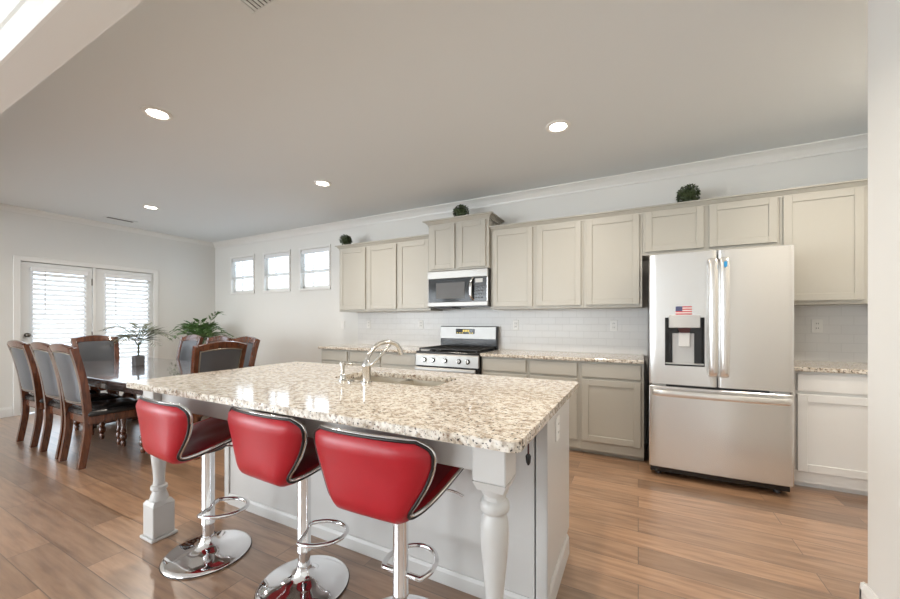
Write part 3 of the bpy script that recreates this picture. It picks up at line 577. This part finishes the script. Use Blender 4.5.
o = MB().lathe([(0, 0.02), (0.006, 0.02), (0.012, 0.012), (0.014, 0.002)], (-1.432, -2.70, 0.914)).build('deck_button', 'nickel', org=(-1.432, -2.70, 0.914), smooth=40); tag(o, 'small round metal button on the worktop between faucet and soap pump', 'button')
t = thing('hanging_cord', 'short dark cord with a tip hanging under the worktop at the island end', 'cord', (-0.325, -3.07, 0.882))
MB().tube([(-0.325, -3.07, 0.882), (-0.3245, -3.071, 0.85), (-0.325, -3.07, 0.812)], 0.0032, 8).build('cord', 'cordm', t); MB().lathe([(0, 0.003), (0.010, 0.008), (0.030, 0.0095), (0.038, 0.004)], (-0.325, -3.07, 0.776), 12).build('tip', 'pipe', t, smooth=50)

# ------------------------------------------------------------------ bar stools (built facing +y at the origin)
def make_stool():
    t = thing('bar_stool', '', 'bar stool', (0, 0, 0), 'red bar stools at the island')
    # profile from the front lip of the seat, back and up the backrest: (y, z, half width, wing forward, edge lift)
    prof = [(0.240, 0.635, 0.165, 0.0, 0.0), (0.232, 0.657, 0.198, 0.0, 0.0), (0.17, 0.660, 0.213, 0.0, 0.004), (0.07, 0.643, 0.214, 0.0, 0.008), (-0.04, 0.618, 0.202, 0.0, 0.006), (-0.12, 0.596, 0.182, 0.0, 0.004), (-0.172, 0.590, 0.162, 0.002, 0.002),
            (-0.200, 0.613, 0.164, 0.010, 0.0), (-0.210, 0.662, 0.194, 0.026, 0.0), (-0.216, 0.724, 0.226, 0.040, 0.0), (-0.224, 0.788, 0.246, 0.046, 0.0), (-0.232, 0.836, 0.240, 0.046, -0.004), (-0.238, 0.865, 0.196, 0.034, -0.006)]
    pr = spline([(p[0], p[1], p[2]) for p in prof], 3); ex = spline([(p[3], p[4], 0) for p in prof], 3)
    pr = [Vector((p.x * 1.04 - 0.010, p.y + 0.006, p.z * 1.03)) for p in pr]
    NT = 16; rows = []; n = len(pr)
    for i, (p, e) in enumerate(zip(pr, ex)):
        tg = (pr[min(i + 1, n - 1)] - pr[max(i - 1, 0)]); tl = Vector((0, tg.x, tg.y)).normalized(); nrm = Vector((0, tl.z, -tl.y))  # points inside (up / forward)
        row = []
        for k in range(NT + 1):
            u = k / NT * 2 - 1; au = abs(u) ** 2.4
            row.append((Vector((p.z * u, p.x + e.x * au, p.y + e.y * au)), nrm))
        rows.append(row)
    def edge(u, i): return max(0.0, 1 - max(abs(u), abs(i / (n - 1) * 2 - 1)) ** 5)
    th = 0.040
    inner = [[q[0] + q[1] * (0.012) for q in r] for r in rows]
    # outer shell: closed body between inner surface and a thicker outer one
    def thick(i, k):
        u = k / NT * 2 - 1; f = edge(u, i); return 0.012 + (th - 0.012) * min(1, f * 1.4)
    outer = [[q[0] - q[1] * (thick(i, k) - 0.012) for k, q in enumerate(r)] for i, r in enumerate(rows)]
    m = MB(); A = [m.ring(r) for r in inner]; Bq = [m.ring(r) for r in outer]
    for i in range(n - 1):
        for k in range(NT): m.bm.faces.new((Bq[i][k], Bq[i + 1][k], Bq[i + 1][k + 1], Bq[i][k + 1])); m.bm.faces.new((A[i][k], A[i][k + 1], A[i + 1][k + 1], A[i + 1][k]))
    rim = [(i, 0) for i in range(n)] + [(n - 1, k) for k in range(1, NT + 1)] + [(i, NT) for i in range(n - 2, -1, -1)] + [(0, k) for k in range(NT - 1, 0, -1)]
    for a, c in zip(rim, rim[1:] + rim[:1]): m.bm.faces.new((A[a[0]][a[1]], A[c[0]][c[1]], Bq[c[0]][c[1]], Bq[a[0]][a[1]]))
    sh = m.build('seat_shell', 'red', t, smooth=60)
    # tufted pad on the inside
    pad = []
    for i in range(1, n - 2):
        r = []
        for k in range(1, NT):
            u = k / NT * 2 - 1; v = i / n
            tuft = 0.016 * edge(u * 1.08, 1.06 * (i - n / 2) + n / 2 - 0.5) * (0.55 + 0.45 * abs(sin(v * pi * 6 + u * 3.2)) * abs(sin(v * pi * 6 - u * 3.2)))
            r.append(rows[i][k][0] + rows[i][k][1] * (0.0125 + tuft))
        pad.append(r)
    MB().grid(pad).build('seat_pad', 'seatred', sh, smooth=60)
    loop = [(inner[i][k] + outer[i][k]) / 2 for i, k in rim]
    cen = Vector((0, 0, 0.7))
    MB().tube(loop, 0.0068, 8, closed=True).build('rim_trim', 'chrome', sh, smooth=70)['label'] = 'silver rim trim'
    # black piping just inside the rim on the outer face
    pl = []
    for i, k in rim:
        ii = min(max(i, 0.1), n - 1.1); kk = min(max(k, 0.06), NT - 0.06)
        i0, k0 = int(ii), int(kk); a, c = ii - i0, kk - k0
        pl.append(outer[i0][k0].lerp(outer[i0][k0 + 1], c).lerp(outer[i0 + 1][k0].lerp(outer[i0 + 1][k0 + 1], c), a) - rows[i0][k0][1] * 0.002)
    MB().tube(pl, 0.0056, 8, closed=True).build('black_piping', 'pipe', sh, smooth=70)
    MB().lathe([(0.545, 0.03), (0.560, 0.035), (0.566, 0.085), (0.580, 0.09), (0.584, 0.03)], seg=28).build('mounting_plate', 'dgrey', t, smooth=35)
    MB().tube(spline([(0.02, 0.04, 0.572), (0.10, 0.10, 0.566), (0.170, 0.14, 0.548), (0.205, 0.155, 0.530)]), 0.005, 8).build('height_lever', 'chrome', t, smooth=60)
    MB().cyl((0, 0, 0.04), (0, 0, 0.165), 0.0275, seg=28).build('gas_lift', 'chrome', t, smooth=40)
    MB().lathe([(0.160, 0.029), (0.163, 0.0325), (0.172, 0.0325), (0.175, 0.031), (0.565, 0.031)], seg=28).build('pole', 'chrome', t, smooth=40)
    MB().lathe([(0, 0.205), (0.006, 0.208), (0.012, 0.206), (0.020, 0.190), (0.028, 0.150), (0.036, 0.105), (0.046, 0.066), (0.062, 0.045), (0.082, 0.036), (0.10, 0.034)], seg=64).build('base', 'chrome', t, smooth=50)
    MB().lathe([(-0.0005, 0.200), (0.003, 0.2095), (0.006, 0.2095), (0.007, 0.2)], seg=64).build('base_ring', 'pipe', t, smooth=50)
    return t
def footrest(t, ang):
    lp = []; a = radians(ang)
    for q in range(40):
        th = 2 * pi * q / 40; lx = 0.075 + 0.125 * cos(th); ly = 0.105 * sin(th)
        if lx < 0.004: ly *= max(0.25, 1 + lx / 0.06); lx = 0.004
        lp.append((lx * cos(a) - ly * sin(a), lx * sin(a) + ly * cos(a), 0.245))
    f = MB().tube(lp, 0.0105, 10, closed=True).build('footrest', 'chrome', t, smooth=70)
    return f
st1 = make_stool()
st2 = dup(st1, (0, 0, 0), 0, ''); st3 = dup(st1, (0, 0, 0), 0, '')
for s_, loc, rz, fa, lb in ((st1, (-2.07, -3.11, 0), -4, 30, 'red leather bar stool nearest the dining table, its seat pad tufted in dark red'), (st2, (-1.415, -3.04, 0), -3, 30, 'middle of the three red leather bar stools at the island'), (st3, (-0.845, -3.06, 0), 2, 92, 'red leather bar stool closest to the turned post at the island corner by the cord')):
    ORG[s_.name] = Vector(); footrest(s_, fa - rz); s_.location = loc; s_.rotation_euler = (0, 0, radians(rz)); s_['label'] = lb

# ------------------------------------------------------------------ dining table
TX0, TX1, TY0, TY1, TZ = -6.40, -3.62, -2.79, -1.55, 0.735
t = thing('dining_table', 'long dark wooden dining table with turned pedestals', 'table', ((TX0 + TX1) / 2, (TY0 + TY1) / 2, 0))
MB().box(TX0, TX1, TY0, TY1, TZ - 0.022, TZ, 0.008, 2).box(TX0 + 0.02, TX1 - 0.02, TY0 + 0.02, TY1 - 0.02, TZ - 0.045, TZ - 0.02, 0.008, 2).build('tabletop', 'table', t)
MB().box(TX0 + 0.12, TX1 - 0.12, TY0 + 0.12, TY0 + 0.145, TZ - 0.125, TZ - 0.045).box(TX0 + 0.12, TX1 - 0.12, TY1 - 0.145, TY1 - 0.12, TZ - 0.125, TZ - 0.045).box(TX0 + 0.12, TX0 + 0.145, TY0 + 0.145, TY1 - 0.145, TZ - 0.125, TZ - 0.045).box(TX1 - 0.145, TX1 - 0.12, TY0 + 0.145, TY1 - 0.145, TZ - 0.125, TZ - 0.045).build('apron', 'table', t)
for px in (-5.75, -4.25):
    MB().box(px - 0.10, px + 0.10, -2.44, -1.90, 0.03, 0.11, 0.02, 2).box(px - 0.07, px + 0.07, -2.42, -2.34, 0, 0.03).box(px - 0.07, px + 0.07, -2.00, -1.92, 0, 0.03).build('pedestal_foot', 'mahog', t)
    for py in (-2.34, -2.17, -2.00):
        MB().lathe([(0.11, 0.06), (0.13, 0.07), (0.16, 0.06), (0.18, 0.035), (0.21, 0.05), (0.27, 0.075), (0.33, 0.07), (0.38, 0.04), (0.40, 0.055), (0.43, 0.055), (0.45, 0.035), (0.54, 0.05), (0.58, 0.06), (0.61, 0.06)], (px, py, 0), 20).build('column', 'mahog', t, smooth=50)
    MB().box(px - 0.09, px + 0.09, -2.44, -1.90, 0.60, 0.69, 0.01).build('pedestal_head', 'mahog', t)

# ------------------------------------------------------------------ dining chairs (built facing +y at the origin)
def make_chair():
    t = thing('dining_chair', '', 'chair', (0, 0, 0), 'dining chairs around the long table')
    side = spline([(-0.245, 0.0, 0), (-0.222, 0.15, 0), (-0.205, 0.30, 0), (-0.205, 0.44, 0), (-0.216, 0.58, 0), (-0.236, 0.74, 0), (-0.268, 0.90, 0), (-0.302, 1.03, 0)], 5)
    def yz(z):
        for a, c in zip(side, side[1:]):
            if a.y <= z <= c.y: f = (z - a.y) / max(1e-9, c.y - a.y); return a.x + (c.x - a.x) * f
        return side[-1].x
    def hw(z): return 0.196 + 0.028 * max(0, (z - 0.45) / 0.55)
    for s in (-1, 1):
        pth = [(s * hw(p.y), p.x, p.y) for p in side]
        sc = lambda q: [(-0.019, -0.026 + 0.006 * abs(q - .4)), (0.019, -0.026 + 0.006 * abs(q - .4)), (0.019, 0.026 - 0.006 * abs(q - .4)), (-0.019, 0.026 - 0.006 * abs(q - .4))]
        MB().sweep(pth, sc, up=Vector((0, 1, 0))).build('rear_leg', 'mahog', t)
    # crest rail with a shallow arch
    m = MB(); rings = []
    for k in range(13):
        u = k / 12 * 2 - 1; zt = 1.070 - 0.032 * u * u; zb = 0.985; x = u * (hw(1.0) - 0.012); dy = 0.020 * (1 - u * u)
        rings.append(m.ring([(x, yz(0.98) - dy - 0.020, zb), (x, yz(1.03) - dy - 0.026, zt - 0.008), (x, yz(1.03) - dy - 0.005, zt), (x, yz(1.03) - dy + 0.018, zt - 0.008), (x, yz(0.98) - dy + 0.020, zb)]))
    m.skin(rings).build('crest_rail', 'mahog', t, smooth=40)
    # upholstered back, padded on both faces, with arched head
    m = MB(); rows = []; rowsb = []
    for j in range(15):
        v = j / 14; rf = []; rb = []
        for k in range(13):
            u = k / 12 * 2 - 1; zt = 1.008 - 0.022 * u * u; z = 0.545 + (zt - 0.545) * v; x = u * (hw(z) - 0.020)
            pad = 0.5 * (1 - abs(u) ** 6) * (1 - abs(2 * v - 1) ** 6); dy = 0.020 * (1 - u * u)
            rf.append((x, yz(z) - dy + 0.010 + 0.034 * pad, z)); rb.append((x, yz(z) - dy - 0.014 - 0.026 * pad, z))
        rows.append(rf); rowsb.append(rb)
    A = [m.ring(r) for r in rows]; Bq = [m.ring(r) for r in rowsb]
    for i in range(14):
        for k in range(12): m.bm.faces.new((A[i][k], A[i][k + 1], A[i + 1][k + 1], A[i + 1][k])); m.bm.faces.new((Bq[i][k], Bq[i + 1][k], Bq[i + 1][k + 1], Bq[i][k + 1]))
    rim = [(i, 0) for i in range(15)] + [(14, k) for k in range(1, 13)] + [(i, 12) for i in range(13, -1, -1)] + [(0, k) for k in range(11, 0, -1)]
    for a, c in zip(rim, rim[1:] + rim[:1]): m.bm.faces.new((A[a[0]][a[1]], A[c[0]][c[1]], Bq[c[0]][c[1]], Bq[a[0]][a[1]]))
    bk = m.build('backrest', 'chairl', t, smooth=55)
    # raised frame on the front face and nail-head line on both faces
    fr = []
    for a, c in rim: fr.append(Vector(rows[a][c]))
    fr2 = [Vector(rowsb[a][c]) for a, c in rim]
    def inset(L, f=0.94): cc = sum(L, Vector()) / len(L); return [Vector((cc.x + (p.x - cc.x) * f, p.y, cc.z + (p.z - cc.z) * f)) for p in L]
    MB().tube([p + Vector((0, 0.004, 0)) for p in inset(fr, 0.97)], 0.011, 8, closed=True).build('back_frame', 'mahog', t, smooth=60)
    MB().tube([p - Vector((0, 0.006, 0)) for p in inset(fr2, 0.95)], 0.005, 8, closed=True).build('nailhead_line', 'bead', bk, smooth=60)
    MB().box(-0.185, 0.185, -0.232, -0.190, 0.525, 0.555, 0.006).build('lower_rail', 'mahog', t)
    MB().box(-0.225, 0.225, -0.205, 0.225, 0.365, 0.435, 0.008, 2).build('seat_rail', 'mahog', t)
    m = MB(); rows = []
    R = [m.ring([(sx_ * (0.226 - e) , (0.012 + sy_ * (0.222 - e)), z) for sx_, sy_ in [(-1, -.9), (-.9, -1), (.9, -1), (1, -.9), (1, .9), (.9, 1), (-.9, 1), (-1, .9)]]) for z, e in ((0.434, 0.0), (0.452, -0.006), (0.474, 0.0), (0.490, 0.022), (0.498, 0.06), (0.502, 0.12))]
    m.skin(R).build('seat_cushion', 'seatl', t, smooth=50)
    for s in (-1, 1):
        MB().box(s * 0.195 - 0.024, s * 0.195 + 0.024, 0.171, 0.219, 0.335, 0.42, 0.004).lathe([(0, 0.016), (0.02, 0.021), (0.045, 0.024), (0.06, 0.017), (0.075, 0.028), (0.10, 0.033), (0.125, 0.026), (0.135, 0.018), (0.15, 0.028), (0.16, 0.028), (0.17, 0.019), (0.25, 0.024), (0.31, 0.030), (0.32, 0.022), (0.335, 0.024)], (s * 0.195, 0.195, 0), 16).build('front_leg', 'mahog', t, smooth=45)
    return t
ch = make_chair()
PL = [((-4.40, -2.700, 0), 0, 'dining chair with curved back on the near side of the table, nearest the island'), ((-4.90, -2.690, 0), 0, 'dining chair in the middle of the near side of the table'), ((-5.56, -2.685, 0), 0, 'dining chair on the near side of the table, closest to the patio door'),
      ((-6.33, -2.03, 0), -90, 'dining chair at the table end in front of the patio doors'), ((-3.82, -2.17, 0), 90, 'dining chair at the table end by the island, its dark back turned to the kitchen'),
      ((-5.63, -1.625, 0), 180, 'dining chair on the window side of the table, closest to the corner plant'), ((-4.98, -1.625, 0), 180, 'dining chair in the middle of the window side of the table'), ((-4.42, -1.625, 0), 180, 'dining chair on the window side of the table, nearest the kitchen')]
for i, (loc, rz, lb) in enumerate(PL):
    if i == 0: ch.location = loc; ch.rotation_euler = (0, 0, radians(rz)); ch['label'] = lb
    else: dup(ch, loc, radians(rz), lb)

# ------------------------------------------------------------------ plants
def frond(base, az, length, rise, droop, lw, nl, wid):
    """arching stem with paired leaflets"""
    d = Vector((cos(az), sin(az), 0)); pts = []
    for q in range(11):
        f = q / 10; pts.append(Vector(base) + d * length * f * (0.6 + 0.4 * f) + Vector((0, 0, rise * sin(min(1, f * 1.05) * pi * 0.62) - droop * f * f)))
    m = MB(); m.tube(pts, lambda f: 0.0035 * (1 - 0.8 * f), 6); side = Vector((-d.y, d.x, 0))
    for q in range(nl):
        f = 0.22 + 0.78 * q / (nl - 1); i = min(9, int(f * 10)); a = pts[i].lerp(pts[i + 1], f * 10 - i); tg = (pts[i + 1] - pts[i]).normalized()
        ln = lw * (0.45 + 0.75 * sin(pi * min(1, 0.15 + f * 0.8)))
        for s in (-1, 1):
            tip = a + (tg * 0.75 + side * s * 0.8 + Vector((0, 0, random.uniform(-0.25, 0.1)))).normalized() * ln
            mid = a.lerp(tip, 0.45); o_ = tg.cross((tip - a).normalized()).cross((tip - a).normalized()).normalized() * wid
            m.quad(a, mid + o_, tip, mid - o_ + Vector((0, 0, wid * 0.4)))
    return m
px, py = -5.23, -2.12
t = thing('potted_palm', 'thin leaved plant in a square slate pot on the dining table', 'plant', (px, py, TZ))
h = 0.046
MB().box(px - h, px + h, py - h, py + h, TZ, TZ + 0.112, 0.004).build('pot', 'pot', t)
MB().box(px - h + 0.008, px + h - 0.008, py - h + 0.008, py + h - 0.008, TZ + 0.112, TZ + 0.116).build('soil', 'soil', t)
MB().tube([(px, py, TZ + 0.112), (px + 0.004, py, TZ + 0.19), (px - 0.003, py + 0.003, TZ + 0.25)], 0.010, 8).build('stem', 'palm', t, smooth=60)
for az, ln, ri, dr in ((25, 0.36, 0.30, 0.10), (60, 0.30, 0.26, 0.12), (200, 0.38, 0.24, 0.16), (230, 0.33, 0.33, 0.06), (150, 0.30, 0.36, 0.08), (300, 0.26, 0.22, 0.10), (5, 0.34, 0.17, 0.10), (100, 0.18, 0.26, 0.02), (265, 0.2, 0.18, 0.05), (45, 0.42, 0.24, 0.10)):
    frond((px, py, TZ + 0.22), radians(az), ln, ri * 0.85, dr, 0.13, 14, 0.006).build('frond', 'palm', t)
px, py = -6.76, -0.60
t = thing('plant_stand', 'round wooden plant stand in the room corner behind the chairs', 'plant stand', (px, py, 0))
MB().lathe([(0.60, 0.17), (0.605, 0.18), (0.625, 0.18), (0.63, 0.17)], (px, py, 0), 32).build('top', 'mahog', t, smooth=40)
for q in range(3):
    a = q * 2 * pi / 3 + 0.4; MB().cyl((px + 0.17 * cos(a), py + 0.17 * sin(a), 0), (px + 0.12 * cos(a), py + 0.12 * sin(a), 0.603), 0.014, 0.018, 12).build('leg', 'mahog', t, smooth=40)
t = thing('potted_fern', 'bushy green leafy plant on the stand in the room corner', 'plant', (px, py, 0.63))
MB().lathe([(0, 0.10), (0.02, 0.11), (0.18, 0.145), (0.20, 0.15), (0.20, 0.135), (0.17, 0.13)], (px, py, 0.63), 28).build('pot', 'tanpot', t, smooth=40)
MB().lathe([(0.165, 0.13), (0.178, 0.128), (0.18, 0.05)], (px, py, 0.63), 24).build('soil', 'soil', t)
for q in range(30):
    az = q * 2.4 + random.uniform(-0.2, 0.2); tier = q % 3
    frond((px + 0.03 * cos(az), py + 0.03 * sin(az), 0.80), az, (0.46, 0.40, 0.26)[tier] * random.uniform(0.85, 1.1), (0.34, 0.44, 0.46)[tier] * random.uniform(0.8, 1.05), (0.14, 0.12, 0.02)[tier], 0.13, 8, 0.017).build('frond', 'fern', t)
frond((px + 0.05, py + 0.05, 0.80), 0.35, 0.34, 0.60, -0.02, 0.12, 8, 0.016).build('frond', 'fern', t)
def topiary(x, y, z, r, label):
    t = thing('boxwood_ball', label, 'plant', (x, y, z), 'boxwood balls on top of the cabinets'); cz = z + r * 0.95
    MB().ball((x, y, cz), r * 0.72, 2).build('core', 'leaf', t)
    m = MB()
    for q in range(700):
        u = random.uniform(-1, 1); a = random.uniform(0, 2 * pi); s = math.sqrt(1 - u * u); nrm = Vector((s * cos(a), s * sin(a), u)); c = Vector((x, y, cz)) + nrm * r * random.uniform(0.70, 0.98)
        if c.z < z + 0.002: continue
        t1 = nrm.orthogonal().normalized(); t1.rotate(Matrix.Rotation(random.uniform(0, 6.28), 3, nrm)); t2 = nrm.cross(t1); L = r * random.uniform(0.20, 0.32)
        tip = c + t1 * L + nrm * L * random.uniform(0.1, 0.8); mm = c.lerp(tip, 0.5)
        if tip.z < z + 0.002: continue
        m.quad(c, mm + t2 * L * 0.35, tip, mm - t2 * L * 0.35)
    m.build('leaves', 'leaf', t)
topiary(-3.72, -0.29, 2.332, 0.085, 'small boxwood ball on the cabinet nearest the transom windows')
topiary(-1.905, -0.26, 2.48, 0.095, 'small boxwood ball on the raised cabinet above the microwave')
topiary(0.41, -0.25, 2.332, 0.092, 'small boxwood ball above the refrigerator cabinet')

# ------------------------------------------------------------------ outlets and switches
def outlet(x, z, label, kind='outlet'):
    on_tile = x > -3.74; y = -0.012 if on_tile else 0.0
    t = thing('light_switch' if kind == 'switch' else 'wall_outlet', label, 'switch' if kind == 'switch' else 'outlet', (x, y, z), None if kind == 'switch' else 'white outlets on the tiled wall')
    MB().box(x - 0.036, x + 0.036, y - 0.006, y, z - 0.058, z + 0.058, 0.002).build('cover_plate', 'plate', t)
    if kind == 'switch': MB().box(x - 0.016, x + 0.016, y - 0.010, y - 0.005, z - 0.032, z + 0.032, 0.003).build('rocker', 'plate', t)
    else:
        for dz in (-0.02, 0.02):
            so = MB().box(x - 0.016, x + 0.016, y - 0.008, y - 0.005, z + dz - 0.014, z + dz + 0.014, 0.003).build('socket', 'plate', t)
            MB().box(x - 0.008, x - 0.005, y - 0.0085, y - 0.007, z + dz - 0.004, z + dz + 0.007).box(x + 0.005, x + 0.008, y - 0.0085, y - 0.007, z + dz - 0.004, z + dz + 0.007).build('slots', 'slot', so)
outlet(-4.05, 1.20, 'white light switch on the painted wall left of the tiles', 'switch')
outlet(-3.53, 1.215, 'white outlet on the tiles nearest the left end of the counter'); outlet(-2.63, 1.215, 'white outlet on the tiles just left of the range')
outlet(-1.30, 1.212, 'white outlet on the tiles just right of the range'); outlet(-0.23, 1.21, 'white outlet on the tiles just left of the refrigerator'); outlet(1.368, 1.215, 'white outlet on the tiles right of the refrigerator')
t = thing('wall_outlet', 'white outlet on the end panel of the island', 'outlet', (BX1, -2.48, 0.745)); xx = BX1
MB().box(xx, xx + 0.006, -2.516, -2.444, 0.687, 0.803, 0.002).build('cover_plate', 'plate', t)
for dz in (-0.02, 0.02):
    so = MB().box(xx + 0.005, xx + 0.008, -2.496, -2.464, 0.731 + dz, 0.759 + dz, 0.001).build('socket', 'plate', t); MB().box(xx + 0.0075, xx + 0.0085, -2.488, -2.485, 0.741 + dz, 0.752 + dz).box(xx + 0.0075, xx + 0.0085, -2.475, -2.472, 0.741 + dz, 0.752 + dz).build('slots', 'slot', so)

# ------------------------------------------------------------------ ceiling lights and vents
def downlight(x, y, label, power=9):
    t = thing('recessed_light', label, 'ceiling light', (x, y, H), 'recessed ceiling lights')
    MB().lathe([(0, 0.062), (-0.004, 0.062), (-0.010, 0.068), (-0.012, 0.080), (-0.008, 0.092), (0, 0.094)], (x, y, H), 36).build('trim_ring', 'plate', t, smooth=50)
    MB().lathe([(-0.002, 0.060), (-0.007, 0.060), (-0.009, 0.03)], (x, y, H), 32).build('diffuser', 'lamp', t)
    l = bpy.data.lights.new('lamp', 'AREA'); l.shape = 'DISK'; l.size = 0.11; l.energy = power * 1.05; l.color = (1.0, 0.90, 0.78); l.spread = radians(150)
    o = bpy.data.objects.new('lamp', l); COL.objects.link(o); o.parent = t; o.location = (0, 0, -0.02)
downlight(-3.13, -2.87, 'lit recessed ceiling light nearest the dropped ceiling beam, left over the stools'); downlight(-0.556, -1.34, 'lit recessed ceiling light in front of the upper cabinets between microwave and refrigerator')
downlight(-3.09, -1.325, 'lit recessed ceiling light in front of the upper cabinets left of the microwave'); downlight(-5.77, -1.76, 'lit recessed ceiling light above the dining table, the smallest and lowest in the photo', 11)
downlight(-0.556, -2.87, 'lit recessed ceiling light over the island end')
downlight(1.33, -1.30, 'added unseen ceiling light in the alcove right of the refrigerator', 9)  # extra lamp out of view, put in to light the kitchen's right end
def vent(x0, x1, y0, y1, label, n, along):
    t = thing('ceiling_vent', label, 'vent', ((x0 + x1) / 2, (y0 + y1) / 2, H)); f = 0.03
    MB().box(x0, x1, y0, y0 + f, H - 0.008, H, 0.002).box(x0, x1, y1 - f, y1, H - 0.008, H, 0.002).box(x0, x0 + f, y0 + f, y1 - f, H - 0.008, H, 0.002).box(x1 - f, x1, y0 + f, y1 - f, H - 0.008, H, 0.002).build('frame', 'ceil', t)
    MB().box(x0 + f, x1 - f, y0 + f, y1 - f, H - 0.0015, H - 0.0005).build('duct_opening', 'slot', t)
    s = MB()
    for q in range(n):
        if along == 'x': yy = y0 + f + (y1 - y0 - 2 * f) * (q + 0.5) / n; s.box(x0 + f, x1 - f, yy - 0.005, yy + 0.005, H - 0.006, H - 0.003)
        else: xx_ = x0 + f + (x1 - x0 - 2 * f) * (q + 0.5) / n; s.box(xx_ - 0.0078, xx_ + 0.0078, y0 + f, y1 - f, H - 0.006, H - 0.003)
    s.build('slats', 'ceil' if n > 8 else 'dgrey', t)
vent(-1.70, -1.02, -3.46, -3.085, 'large slatted return air vent in the ceiling by the dropped header', 26, 'y')
vent(-6.94, -6.80, -1.85, -1.48, 'narrow ceiling vent near the left wall above the patio doors', 4, 'y')
